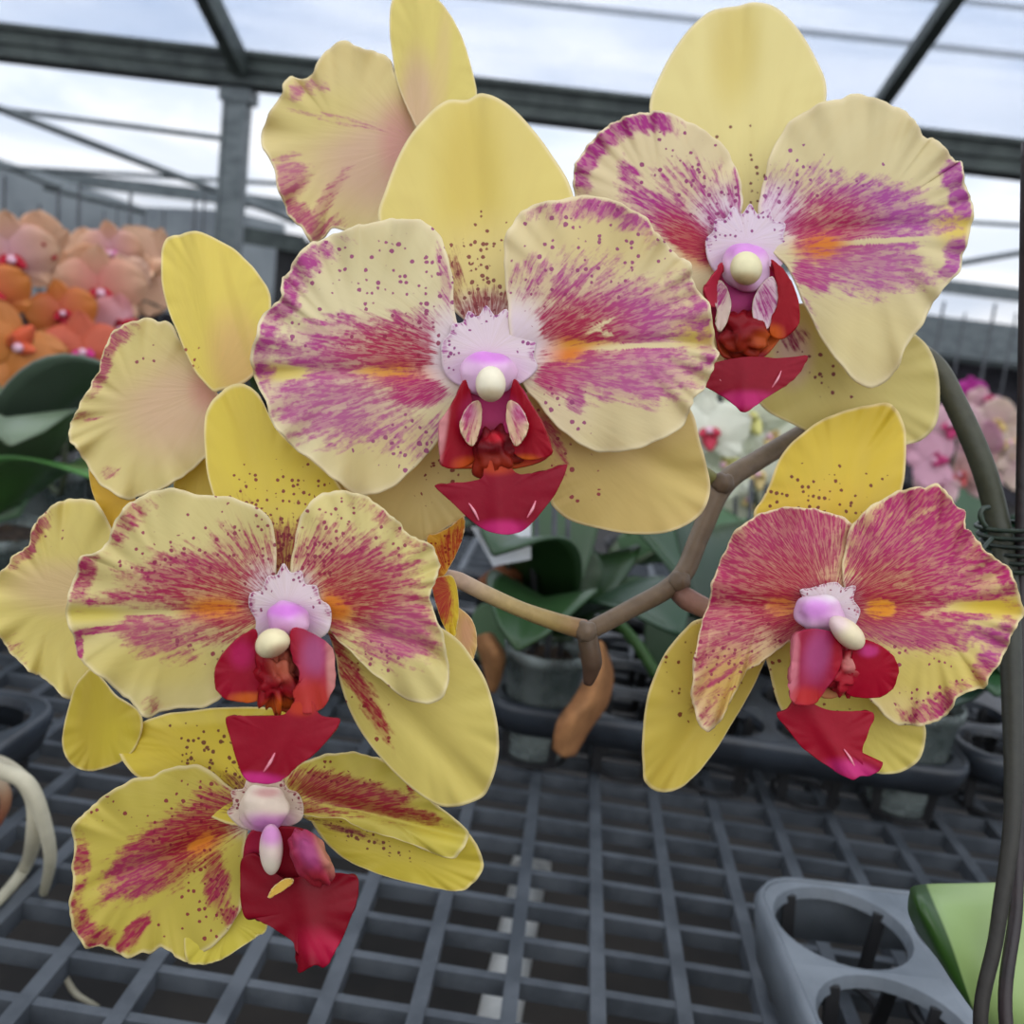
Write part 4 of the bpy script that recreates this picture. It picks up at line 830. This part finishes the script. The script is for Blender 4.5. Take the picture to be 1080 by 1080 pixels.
# ------------------------------------------------------------------ other potted orchids
def vcol(n, c): return np.tile(np.array(list(lin(c)) + [1]), (n, 1))
def orchid_leaf(parent, base, yaw, length, width, droop, rise, col, name='leaf', mat=None, twist=0, seed=0):
    nu, nv = 15, 9; V = []; Cc = []
    d = Vector((math.cos(yaw), math.sin(yaw), 0)); s = Vector((-math.sin(yaw), math.cos(yaw), 0)); rnd = random.Random(seed)
    c1, c2 = np.array(lin(col)), np.array(lin(tuple(min(255, v*1.18+8) for v in col)))
    for i in range(nu):
        t = i/(nu-1); w = width*(max(0.0, math.sin(math.pi*min(1, t*.93+.07)))**.55)*.5
        if i == nu-1: w = width*.02
        p = Vector(base) + d*length*t*(1-.18*droop*t) + Vector((0,0,1))*(rise*math.sin(t*math.pi*.55) - droop*length*.55*t*t)
        for j in range(nv):
            u = (j/(nv-1)-.5)*2
            q = p + s*u*w*math.cos(twist*t) + Vector((0,0,1))*(abs(u)*w*.35 + u*w*math.sin(twist*t)) 
            V.append(tuple(q)); Cc.append(list(c1*(1-t*.5)+c2*t*.5) + [1])
    f = [(i*nv+j, i*nv+j+1, (i+1)*nv+j+1, (i+1)*nv+j) for i in range(nu-1) for j in range(nv-1)]
    return mesh_obj(name, V, f, mat or M_LEAF, parent, attrs=dict(bcol=Cc), solid=.0022)

def bloom(parent, pos, size, c_pet, c_edge, c_lip, face=None, roll=0, seed=0, name='flower'):
    """a small open orchid flower: three sepals and two petals in one mesh, lip and column of its own"""
    rnd = random.Random(seed)
    n = (face or (CAM - Vector(pos))).normalized(); up = Vector((0, 0, 1)); u = up.cross(n).normalized(); w = n.cross(u)
    u, w = u*math.cos(roll)+w*math.sin(roll), w*math.cos(roll)-u*math.sin(roll)
    V = []; Fc = []; Cc = []; cp, ce = np.array(lin(c_pet)), np.array(lin(c_edge))
    for k, (ang, ln, wd, lift) in enumerate(((90, .52, .36, -.02), (215, .50, .34, -.02), (325, .50, .34, -.02), (12, .54, .62, .02), (168, .54, .62, .02))):
        a = R(ang + rnd.uniform(-5, 5)); ca, sa = math.cos(a), math.sin(a); b0 = len(V); nu, nv = 11, 9
        for i in range(nu):
            t = i/(nu-1)
            hw = wd*.5*math.sin(math.pi*min(1, (t*.95+.06)))**.6 if i < nu-1 else .01
            for j in range(nv):
                s = (j/(nv-1)-.5)*2
                x = ca*t*ln - sa*s*hw; y = sa*t*ln + ca*s*hw
                z = lift + .05*t*t*rnd.uniform(.6, 1.2) - .05*s*s*hw*4 + .012*math.sin(6*s+k)*t
                V.append(tuple(Vector(pos) + (u*x + w*y + n*z)*size))
                m_ = min(1, t*1.15); Cc.append(list(cp*(1-m_)+ce*m_) + [1])
        Fc += [(b0+i*nv+j, b0+i*nv+j+1, b0+(i+1)*nv+j+1, b0+(i+1)*nv+j) for i in range(nu-1) for j in range(nv-1)]
    fo = mesh_obj(name, V, Fc, M_BG, parent, attrs=dict(bcol=Cc), solid=size*.01)
    # lip: pointed tongue with two raised lobes, plus the column knob
    V = []; Fc = []
    for (a0, ln, wd, zz) in ((270, .26, .2, .08), (205, .15, .14, .13), (335, .15, .14, .13)):
        ca, sa = math.cos(R(a0)), math.sin(R(a0)); b0 = len(V)
        for i in range(7):
            t = i/6; hw = wd*.5*math.sin(math.pi*min(.97, t*.8+.2))**.7
            for j in range(5):
                s = (j/4-.5)*2; x = ca*t*ln - sa*s*hw; y = sa*t*ln + ca*s*hw
                V.append(tuple(Vector(pos) + (u*x + w*y + n*(zz*t*1.2 + .03 - .05*s*s))*size))
        Fc += [(b0+i*5+j, b0+i*5+j+1, b0+(i+1)*5+j+1, b0+(i+1)*5+j) for i in range(6) for j in range(4)]
    mesh_obj('lip', V, Fc, M_FLESH, fo, attrs=dict(bcol=vcol(len(V), c_lip)), solid=size*.012)
    b = MB(); b.tube([Vector(pos) + n*size*q for q in (0, .05, .1, .14)], [size*.03, size*.045, size*.05, size*.02], 10)
    mesh_obj('column', b.v, b.f, M_FLESH, fo, attrs=dict(bcol=vcol(len(b.v), (236, 190, 206))))
    return fo

def pot(parent, x, y, z, r, h, mat, fill=True):
    b = MB(); n = 28; prof = [(r*.74, 0), (r*.78, .003), (r*.97, h*.9), (r*1.06, h*.9), (r*1.06, h), (r*.98, h), (r*.95, h*.9), (r*.74, .006)]
    v = [(x+q*math.cos(2*math.pi*k/n), y+q*math.sin(2*math.pi*k/n), z+zz) for q, zz in prof for k in range(n)]
    f = [(i*n+k, i*n+(k+1) % n, (i+1)*n+(k+1) % n, (i+1)*n+k) for i in range(len(prof)-1) for k in range(n)]
    f.append(tuple(range(n))[::-1])
    b.add(v, f); po = b.build('pot', mat, parent, True)
    m_ = MB(); nn = 20; V = [(x, y, z+h*.86)]; Fc = []
    for i in range(1, 6):
        for k in range(nn):
            t = 2*math.pi*k/nn; q = r*.93*i/5
            V.append((x+q*math.cos(t), y+q*math.sin(t), z+h*.86 + random.uniform(-.004, .004)))
    for k in range(nn): Fc.append((0, 1+k, 1+(k+1) % nn))
    for i in range(4):
        for k in range(nn): Fc.append((1+i*nn+k, 1+(i+1)*nn+k, 1+(i+1)*nn+(k+1) % nn, 1+i*nn+(k+1) % nn))
    m_.add(V, Fc); m_.build('bark', M_BARK, po)
    return po

def potted(x, y, z, label, group=None, r=.046, h=.085, potmat=None, leaves=5, L=.17, Wd=.07, col=(70, 104, 60), seed=0, stems=(), spec=(), rise=.05, droop=.45, yaw0=None, staked=True):
    rnd = random.Random(seed)
    root = empty('potted_orchid', (x, y, z), label=label, cat='orchid', group=group)
    pot(root, x, y, z, r, h, potmat or M_CLEAR)
    for k in range(leaves):
        a = (yaw0 if yaw0 is not None else rnd.uniform(0, 6.28)) + math.pi*k + rnd.uniform(-.55, .55)
        cc_ = tuple(int(v*rnd.uniform(.8, 1.2)) for v in col)
        orchid_leaf(root, (x, y, z+h+.002+.006*k), a, L*rnd.uniform(.8, 1.15), Wd*rnd.uniform(.85, 1.15), droop*rnd.uniform(.6, 1.4), rise*rnd.uniform(.6, 1.5), cc_, twist=rnd.uniform(-.3, .3))
    for pts in stems:
        pp = [(x, y, z+h)] + [tuple(p) for p in pts]
        tubep('flower_stem', root, pp, [.003]*len(pp), [(70,84,54),(74,66,54)], M_STEM, n=8, seg=30, world=True)
    for i, (pos, size, cp, ce, cl, roll) in enumerate(spec):
        bloom(root, pos, size, cp, ce, cl, roll=roll, seed=seed*31+i, face=(CAM - Vector(pos)).normalized() + Vector((rnd.uniform(-.4, .4), 0, rnd.uniform(-.3, .3))))
    return root

PE, CO, OR, PK, RD = (236,190,156), (214,98,66), (226,140,66), (226,168,176), (176,30,50)
def at(px, py, d): return W(px, py, d)
# orange and peach orchids on the left
gl = at(60, 330, 1.0)
potted(gl.x-.03, gl.y+.03, BZ, 'potted orchid with coral and orange flowers behind the far left blooms', r=.05, leaves=4, L=.2, Wd=.085, col=(70,104,62), seed=3, yaw0=.3,
       stems=[[at(64,520,.97), at(66,440,.95), at(40,380,.95), at(12,320,.95), at(4,280,.97)]],
       spec=[(at(10,272,.95), .088, PK, PE, RD, .1), (at(42,262,.97), .07, PE, PE, RD, 1.2), (at(16,366,.93), .095, OR, (230,150,86), CO, 2.6), (at(-8,312,.93), .07, CO, OR, RD, .4),
             (at(66,330,.99), .065, CO, OR, RD, .3), (at(88,372,.98), .08, CO, (222,110,80), (200,60,130), .2), (at(64,352,1.0), .06, (196,60,44), CO, RD, 1.0)])
gl = at(130, 330, 1.12)
potted(gl.x, gl.y+.02, BZ, 'potted orchid with peach and pink flowers beside the coral one', r=.05, leaves=4, L=.18, Wd=.08, col=(60,92,54), seed=5,
       stems=[[at(100,520,1.1), at(90,420,1.1), at(110,330,1.1), at(150,318,1.12), at(172,326,1.12)]],
       spec=[(at(104,308,1.04), .095, (226,130,120), PE, RD, .1), (at(84,290,1.06), .07, PE, (234,180,140), RD, .9), (at(118,266,1.08), .068, PK, PE, (206,110,160), .1), (at(90,268,1.12), .055, PE, PE, OR, 1.4),
             (at(156,285,1.12), .10, (226,180,150), (214,172,140), PE, 2.0), (at(134,292,1.06), .05, PE, (240,200,176), PE, .5), (at(112,368,1.06), .085, (214,110,100), (222,134,120), (200,90,140), .5), (at(128,348,1.04), .075, PK, (226,150,150), RD, 2.2), (at(76,398,1.08), .07, OR, (220,150,110), RD, 1.2)])
# big green leaves below them
gl = at(40, 560, .80)
potted(min(gl.x, -.46), gl.y, BZ, 'potted orchid with broad green leaves and no flowers at the left end of the bench', r=.05, leaves=6, L=.19, Wd=.10, col=(84,120,76), seed=14, rise=.09, droop=.25, yaw0=2.5)
# white orchid in the middle
WH, WH2 = (240,240,222), (228,232,206)
gw = at(770, 600, .95)
potted(gw.x, max(gw.y, .95), BZ, 'potted orchid with white flowers behind the stem of the big spray', r=.048, leaves=6, L=.17, Wd=.075, col=(66,100,62), seed=8,
       stems=[[at(800,560,.95), at(790,500,.95), at(775,450,.95), at(760,430,.95)]],
       spec=[(at(748,455,.90), .072, WH, WH, (190,60,80), .2), (at(790,440,.92), .075, WH, WH2, (226,220,140), .8), (at(765,490,.92), .066, WH2, WH, (220,214,140), 1.9), (at(800,500,.94), .062, WH, WH, (226,200,140), .3),
             (at(812,462,.95), .068, WH, WH2, (226,200,140), 1.1), (at(735,430,.95), .05, WH, WH, (190,60,80), 1.5), (at(790,526,.96), .05, WH, WH, (226,200,140), .5)])
# pink orchids on the right
P1, P2, P3 = (222,168,186), (232,196,196), (240,218,200)
gp = at(1010, 560, 1.5)
potted(gp.x, gp.y, BZ-.12, 'potted orchid with pale pink flowers between the lower right flower and the stake', r=.055, leaves=5, L=.2, Wd=.08, col=(60,88,54), seed=9,
       stems=[[at(1000,520,1.5), at(1010,460,1.5), at(1020,430,1.5)]],
       spec=[(at(1004,448,1.45), .085, P1, P2, (190,60,110), .2), (at(1030,470,1.5), .085, P2, P1, (190,80,110), .9), (at(985,486,1.45), .08, P1, P1, (180,60,110), 1.7), (at(1012,500,1.5), .08, (216,160,150), P2, (200,90,90), .5),
             (at(1048,446,1.55), .08, P2, P3, (220,190,120), 1.2), (at(1066,466,1.55), .09, P3, P3, (226,200,130), .3), (at(966,468,1.5), .07, P1, (214,150,150), (180,60,90), 2.2), (at(1034,496,1.5), .08, (226,170,150), P2, (190,70,80), 2.0), (at(1040,424,1.6), .06, P1, P2, (190,60,110), 2.7), (at(988,512,1.5), .07, P1, P2, (180,60,110), 2.7), (at(1078,490,1.55), .08, P2, P3, (200,100,110), 1.7)])
gp = at(1024, 560, 2.1)
potted(gp.x, gp.y, BZ-.2, 'potted orchid with a few magenta flowers above the pale pink ones', r=.055, leaves=4, L=.2, Wd=.08, col=(54,80,50), seed=10,
       stems=[[at(1024,500,2.1), at(1026,450,2.1), at(1024,420,2.1)]],
       spec=[(at(1024,413,2.05), .065, (196,30,150), (206,70,170), (140,10,90), .2), (at(1016,428,2.05), .05, (190,40,150), (214,110,180), (140,10,90), 1.2)])
pot(PLANT, PX0, PY0, BZ+.006, .0285, .078, M_BLACK)
# pots in the trays
GX, GY = lambda c, i: c + (i-2)*.064, lambda f0, j: f0 + .032 + .064*j
SP = [('potted orchid in a clear pot beside the curled brown leaf', GX(.13,0), GY(ty,0), M_CLEAR, (36,62,34), 21),
      ('potted orchid with dark rounded leaves left of the stem of the white one', GX(.13,2), GY(ty,1), M_BLACK, (30,56,30), 22),
      ('potted orchid with drooping leaves behind the lower right flower', GX(.13,4), GY(ty,0), M_CLEAR, (38,66,38), 23),
      ('potted orchid with green leaves beyond the pale stalk of the half hidden flower', GX(.13,0), GY(ty,3), M_CLEAR, (84,114,78), 24),
      ('potted orchid between the clear pot and the white-flowered one, pale leaves', GX(.13,3), GY(ty,3), M_BLACK, (80,108,76), 25),
      ('potted orchid behind the brown stake', GX(.46,3), GY(.655,1), M_BLACK, (50,80,44), 26),
      ('potted orchid behind the big yellow lower sepal', GX(.46,0), GY(.655,2), M_CLEAR, (54,88,52), 27),
      ('potted orchid in the dark tray behind the lower left flowers', GX(-.21,3), GY(.70,1), M_BLACK, (44,74,42), 28),
      ('potted orchid at the back of that dark tray, beside the broad-leaved one', GX(-.21,1), GY(.70,2), M_BLACK, (50,80,46), 29)]
PO = []
for (lb, x, y_, pm, cl, sd) in SP:
    PO.append(potted(x, y_, BZ+.006, lb, group='leafy orchids in the dark trays', potmat=pm, r=.0285, h=.078, leaves=6, L=.13, Wd=.066, col=cl, seed=sd, rise=.06, droop=.35))
def face_leaf(pr, out, d, col, tip=(0,0), **k):
    petal('leaf', pr, out, out[0], d, col, tilt=tip, ruf=.0003, cup=.006, rim_=False, mat=M_LEAF, thick=.0022, res=(12,48), **k)
face_leaf(PO[1], [(560,610),(568,585),(590,572),(618,576),(634,592),(634,615),(617,634),(590,642),(568,634)], .70, (34,64,30))
face_leaf(PO[4], [(653,566),(680,558),(712,560),(716,576),(697,592),(672,595),(656,583)], .86, (112,148,108))
face_leaf(PO[1], [(628,640),(640,620),(664,608),(692,614),(714,636),(700,646),(664,640),(640,652)], .72, (44,80,40))
face_leaf(PO[3], [(498,650),(512,636),(535,646),(540,690),(516,704),(500,684)], .74, (92,126,88))
face_leaf(PO[4], [(726,550),(742,540),(760,568),(752,605),(736,602),(728,578)], .84, (104,142,102))
face_leaf(PO[2], [(684,640),(705,634),(718,660),(710,702),(692,708),(680,682)], .70, (34,64,34))
face_leaf(PO[2], [(700,660),(740,650),(760,690),(750,740),(716,760),(700,720)], .74, (30,58,32))
face_leaf(PO[5], [(1044,690),(1060,672),(1084,680),(1090,712),(1062,718)], .70, (92,132,80))
tubep('leaf_stalk', PO[1], [(650,655,.70),(672,680,.69),(692,712,.69)], .004, [(70,110,50),(60,96,46)], M_STEM, seg=16)
# wilted brown leaves on the clear pot
pr = PO[0]
_b, _b2 = np.array(lin((196,140,92))), np.array(lin((150,92,58)))
dz = .60
sheet('dry_leaf', pr, [[W(640,690,dz+.03), W(646,712,dz+.03), W(640,742,dz+.02), W(622,768,dz+.01), W(606,796,dz)],
                       [W(632,676,dz+.01), W(632,710,dz-.005), W(624,738,dz-.01), W(606,762,dz-.015), W(594,798,dz-.01)],
                       [W(612,690,dz+.02), W(618,712,dz), W(606,736,dz-.005), W(588,762,dz-.01), W(584,790,dz-.005)]],
      M_DRY, lambda a, b: _b*(1-abs(b-.5)*.9) + _b2*abs(b-.5)*.9, nu=24, nv=14, solid=.002, label='curled tan dead leaf')
dz = .66
sheet('dry_leaf', pr, [[W(505,612,dz), W(525,598,dz), W(550,592,dz+.02), W(572,600,dz+.04)],
                       [W(502,622,dz-.01), W(524,612,dz-.02), W(552,606,dz), W(575,612,dz+.03)],
                       [W(508,632,dz+.01), W(528,626,dz+.01), W(554,622,dz+.02), W(578,620,dz+.04)]], M_DRY, lambda a, b: _b2*.9, nu=18, nv=10, solid=.002, label='dark brown dead leaf')
sheet('dry_leaf', pr, [[W(498,672,dz), W(506,690,dz), W(512,708,dz), W(516,728,dz)],
                       [W(514,668,dz-.01), W(524,690,dz-.02), W(524,712,dz-.01), W(520,730,dz)],
                       [W(520,670,dz+.01), W(532,690,dz+.01), W(530,706,dz+.01), W(524,726,dz)]], M_DRY, lambda a, b: _b*.85, nu=18, nv=10, solid=.002, label='tan dead leaf')
# white label beside the lip of the front flower
b = MB(); q = [W(497,556,.585), W(560,548,.60), W(560,590,.605), W(520,597,.59)]
nn_ = (ROT @ Vector((0, 0, 1)))*.0012
b.add([tuple(p) for p in q] + [tuple(p - nn_) for p in q], [(0,1,2,3),(7,6,5,4),(0,4,5,1),(1,5,6,2),(2,6,7,3),(3,7,4,0)])
lab = empty('plant_label', W(535,600,.63), label='blank white plant label under the lip of the frontmost flower', cat='plant label')
b.build('tag', M_WHITE, lab)
tubep('label_clip', lab, [(556,570,.635),(562,600,.64),(565,680,.66)], .0022, [(40,40,42)]*2, M_BLACK, seg=16)
# thin stakes standing in the pots
def stakes(lst, group, lab_fn, name='thin_stake'):
    for i, (px, py0, py1, d, r) in enumerate(lst):
        a = W(px, py0, d); c_ = a + Vector((.01, 0, 0)); c_.z = (BZ + .06 if d < 1.2 else .72 if abs(a.y-3) < .31 else 0)
        b = MB(); b.tube([a, (a+c_)/2 + Vector((.002,0,0)), c_], r, 8)
        b.build(name, M_THIN, None, True, label=lab_fn, cat='stake', group=group)
stakes([(585,530,690,.655,.0020),(600,520,660,.675,.0018),(566,545,690,.67,.0016),(793,505,640,.9,.002),(808,510,650,.92,.002),(776,520,640,.94,.002)], 'stakes among the potted orchids', 'thin dark stake standing among the leafy potted orchids')
stakes([(5,185,240,2.6,.004),(42,215,250,2.7,.004),(62,200,262,2.4,.004),(84,195,265,2.5,.004),(138,203,262,2.6,.004),(110,222,262,2.9,.003),(173,222,262,3.0,.003),(206,210,262,2.8,.004),(152,225,262,3.0,.003),(24,222,262,3.0,.003),(216,200,245,3.2,.004),(124,215,262,3.1,.003)],
       'dark stakes rising behind the peach orchids', 'thin dark stake rising behind the peach and coral orchids')
stakes([(996,318,380,2.8,.004),(1050,320,385,2.8,.004),(1018,330,400,2.9,.003),(1072,330,400,2.9,.003)], 'dark stakes above the pink orchids', 'thin dark stake rising above the pink orchids')

# ------------------------------------------------------------------ far benches with plants
def far_bench(y, x0, x1, z, seed, n):
    fb = empty('plant_bench', ((x0+x1)/2, y, 0), label='far bench crowded with orchids, %s' % ('nearer the big spray' if y < 2.5 else 'close to the far wall'), cat='bench')
    b = MB(); b.box(x0, x1, y-.3, y+.3, z-.03, z); b.build('bench_top', M_GRID, fb)
    for x in (x0+.1, x1-.1):
        for yy in (y-.25, y+.25):
            b = MB(); b.box(x-.02, x+.02, yy-.02, yy+.02, 0, z-.03); b.build('leg', M_STEEL, fb)
    rnd = random.Random(seed)
    for i in range(n):
        x = x0 + (i+.5)*(x1-x0)/n; yy = y + rnd.uniform(-.03, .03)
        potted(x, yy, z, 'leafy orchid without flowers standing on the far bench', group='flowerless orchids on the far benches', potmat=M_BLACK, r=.06, h=.11, leaves=6, L=.17, Wd=.10, col=(58+rnd.randint(-10,14), 84+rnd.randint(-14,18), 52), seed=seed*50+i, rise=.12, droop=.3)
far_bench(1.85, -1.6, 1.9, .66, 4, 11)
far_bench(3.0, -2.2, 2.6, .72, 6, 14)

# ------------------------------------------------------------------ greenhouse
b = MB(); b.box(-14, 14, -9, 16, -.05, 0); b.build('floor', M_FLOOR, None, kind='structure')
# gutter beam: a channel profile extruded along x
YB = 4.0
pl, prr = ony(0, 48, YB), ony(1080, 168, YB)
print('BEAM', pl, prr)
zb = (pl.z + prr.z)/2
prof = [(-.07,-.07),(.07,-.07),(.07,-.045),(.05,-.035),(.05,.0),(.058,.005),(.058,.035),(.075,.045),(.075,.075),(-.075,.075),(-.075,.052),(-.055,.045),(-.055,.02),(-.062,.014),(-.062,-.008),(-.05,-.014),(-.05,-.036),(-.07,-.045)]
b = MB(); n = len(prof)
b.add([(x, YB+py_, zb+pz_*.85) for x in (-14, 14) for py_, pz_ in prof], [(k, (k+1) % n, n+(k+1) % n, n+k) for k in range(n)])
b.build('gutter_beam', M_STEELD, None, kind='structure')
cx = ony(248, 160, YB).x
def column(x, y, top, w=.042):
    b = MB(); b.box(x-w, x+w, y-w, y+w, 0, top)
    b.box(x-w-.004, x-w+.008, y-w-.006, y-w, 0, top); b.box(x+w-.008, x+w+.004, y-w-.006, y-w, 0, top)
    b.box(x-w*1.5, x+w*1.5, y-w*1.15, y+w*1.15, top-.05, top)
    b.build('column', M_STEEL, None, kind='structure')
column(cx, YB, zb-.07)
column(cx+4.2, YB, zb-.07)
for x in (cx-4.2, cx, cx+4.2): column(x, 10, zb-.07, .05)
# rafters running up from the beam, one at each bolted joint
def trim(a, c_, w, t, mat=M_STEELD, name='rafter'):
    b = MB(); b.bar(a, c_, w, t); b.build(name, mat, None, kind='structure')
def up_from(pa, pb, y, ext):
    A_, B_2 = ony(*pa, y), ony(*pb, y); return A_, A_ + (B_2-A_)*ext
def onslope(px, py, off=.10):
    # a place just under the film that rises from the gutter towards the camera
    r = ROT @ Vector(((px - 540) / F, (540 - py) / F, -1)); nrm = Vector((0, 1.52, YB-1.0)).normalized()
    p0 = Vector((0, YB, zb+.08)) - nrm*off
    return CAM + r * ((p0 - CAM).dot(nrm) / r.dot(nrm))
a1, a2 = onslope(254, 70), onslope(220, 0); trim(a1, a1 + (a2-a1)*3, .05, .08)
a1, a2 = onslope(920, 122), onslope(1005, 0); trim(a1, a1 + (a2-a1)*2.5, .045, .05)
M_SHADE = plain('grey_shade_cloth', (176, 182, 184), (150, 156, 160), rough=.8, scale=1.5, trans=.5)
# gable bays of film
def film(name, v, sub=12):
    A_, B1, C1_, D1 = [np.array(p, float) for p in v]; V = []
    for i in range(sub+1):
        for j in range(sub+1):
            s, t = i/sub, j/sub
            p = A_*(1-s)*(1-t) + B1*s*(1-t) + C1_*s*t + D1*(1-s)*t
            V.append(tuple(p))
    f = [(i*(sub+1)+j, i*(sub+1)+j+1, (i+1)*(sub+1)+j+1, (i+1)*(sub+1)+j) for i in range(sub) for j in range(sub)]
    return mesh_obj(name, V, f, M_FILM, None, kind='structure')
ze, zr = zb+.08, zb+1.6
film('ceiling_film', [(-14,YB,ze),(14,YB,ze),(14,1.0,zr),(-14,1.0,zr)])
film('ceiling_film', [(-14,1.0,zr),(14,1.0,zr),(14,-2.0,ze),(-14,-2.0,ze)])
film('ceiling_film', [(-14,YB,ze),(14,YB,ze),(14,7.0,zr),(-14,7.0,zr)])
film('ceiling_film', [(-14,7.0,zr),(14,7.0,zr),(14,10.0,ze),(-14,10.0,ze)])
film('ceiling_film', [(-14,10,ze),(14,10,ze),(14,10,1.35),(-14,10,1.35)])
g_ = [ony(px_, py_, 9.4) for px_, py_ in ((-120,138),(0,168),(90,197),(150,218),(240,222),(300,236),(300,330),(-120,330))]
b = MB(); n8 = len(g_); b.add([tuple(p) for p in g_] + [(p.x, p.y+.03, p.z) for p in g_], [tuple(range(n8)), tuple(range(n8, 2*n8))[::-1]] + [(k, (k+1) % n8, n8+(k+1) % n8, n8+k) for k in range(n8)])
b.build('wall_end', M_SHADE, None, kind='structure')
# end wall: dull boards low down
b = MB(); b.box(-14, 9, 10.02, 10.08, 0, 1.35); b.build('wall_far', M_WALL, None, kind='structure')
trim((-14, 10, 1.36), (14, 10, 1.36), .08, .10, M_STEEL, 'trim_1')
trim((-14, 10, ze-.05), (14, 10, ze-.05), .1, .12, M_STEEL, 'trim_2')
# purlins and tie rods
for (y, z) in ((2.5, (ze+zr)/2+.02), (1.0, zr), (5.5, (ze+zr)/2), (7, zr-.03), (8.5, (ze+zr)/2)):
    trim((-14, y, z-.03), (14, y, z-.03), .025, .03, M_STEEL, 'purlin')
def rod(p1, p2, y1, y2, r, name='tie_rod'):
    A_, B1 = ony(*p1, y1), ony(*p2, y2); d_ = (B1-A_)
    b = MB(); b.tube([A_-d_*.15, A_, B1, B1+d_*.05], r, 8); b.build(name, M_STEEL, None, True, kind='structure')
rod((0,115), (236,146), 5.2, 5.2, .014)
rod((0,115), (300,228), 5.0, 6.0, .020)
rod((0,176), (300,194), 7.5, 7.5, .017)
rod((0,172), (60,196), 7.8, 7.8, .03)
rod((60,200), (150,222), 8, 8.2, .03)
rod((262,212), (310,234), 7, 7.2, .02)
rod((984,232), (1080,238), 6, 6, .012)
rod((1010,278), (1080,266), 6, 6, .018)
# dark equipment box and far truss seen beside the column
a, c_ = ony(292, 262, 7.5), ony(330, 330, 7.5)
b = MB(); b.box(a.x, c_.x+.2, 7.5, 8.0, .0, a.z); b.box(a.x-.05, c_.x+.25, 7.45, 8.05, a.z, a.z+.08); b.box(a.x+.1, a.x+.14, 7.47, 7.5, .3, a.z-.1)
b.build('heater_cabinet', M_BLACK, None, label='dark cabinet standing far behind the steel column', cat='cabinet')
a, c_ = ony(254, 247, 7.2), ony(320, 258, 7.2)
trim(a, (c_.x, 7.2, a.z-.02), .1, .12, M_STEELD, 'trim_3')
# grey eaves of the next house at the right
a, c_ = ony(985, 352, 9.6), ony(1080, 352, 9.6)
b = MB(); b.box(a.x-.2, 8.9, 9.5, 9.7, a.z-.18, a.z+.16); b.build('trim_4', M_STEEL, None, kind='structure')

# ------------------------------------------------------------------ sky and light
w = bpy.data.worlds.new('sky'); bpy.context.scene.world = w; w.use_nodes = True
nt = w.node_tree; nt.nodes.clear(); L = nt.links.new
out = nt.nodes.new('ShaderNodeOutputWorld'); bg = nt.nodes.new('ShaderNodeBackground')
tc = nt.nodes.new('ShaderNodeTexCoord'); mp = N(nt, 'ShaderNodeMapping'); mp.inputs['Scale'].default_value = (1.2, 1.2, 3.2)
L(tc.outputs['Generated'], mp.inputs[0])
n1 = N(nt, 'ShaderNodeTexNoise', i_Scale=2.1, i_Detail=5.0, i_Roughness=.5); L(mp.outputs[0], n1.inputs['Vector'])
c = mixc(nt, sstep(nt, n1.outputs[0], .38, .6), (.76, .82, .92, 1), (1.0, 1.0, 1.0, 1))
sp = N(nt, 'ShaderNodeSeparateXYZ'); L(tc.outputs['Generated'], sp.inputs[0])
gr = N(nt, 'ShaderNodeMapRange'); L(sp.outputs[2], gr.inputs[0]); gr.inputs[1].default_value = .02; gr.inputs[2].default_value = .42; gr.inputs[3].default_value = .66; gr.inputs[4].default_value = 1.04
sc_ = N(nt, 'ShaderNodeVectorMath', operation='SCALE'); L(c, sc_.inputs[0]); L(gr.outputs[0], sc_.inputs[3]); L(sc_.outputs[0], bg.inputs[0])
bg.inputs[1].default_value = 1.65; L(bg.outputs[0], out.inputs[0])
s = bpy.data.lights.new('sun', 'SUN'); s.energy = 1.05; s.angle = R(75); s.color = (1, .98, .94)
so = bpy.data.objects.new('sun', s); COL.objects.link(so)
so.rotation_euler = Vector((.25, -.75, .8)).to_track_quat('Z', 'Y').to_euler()

vs = bpy.context.scene.view_settings
vs.view_transform = 'Standard'; vs.look = 'None'; vs.exposure = 0.0; vs.gamma = 1.0; vs.use_curve_mapping = False
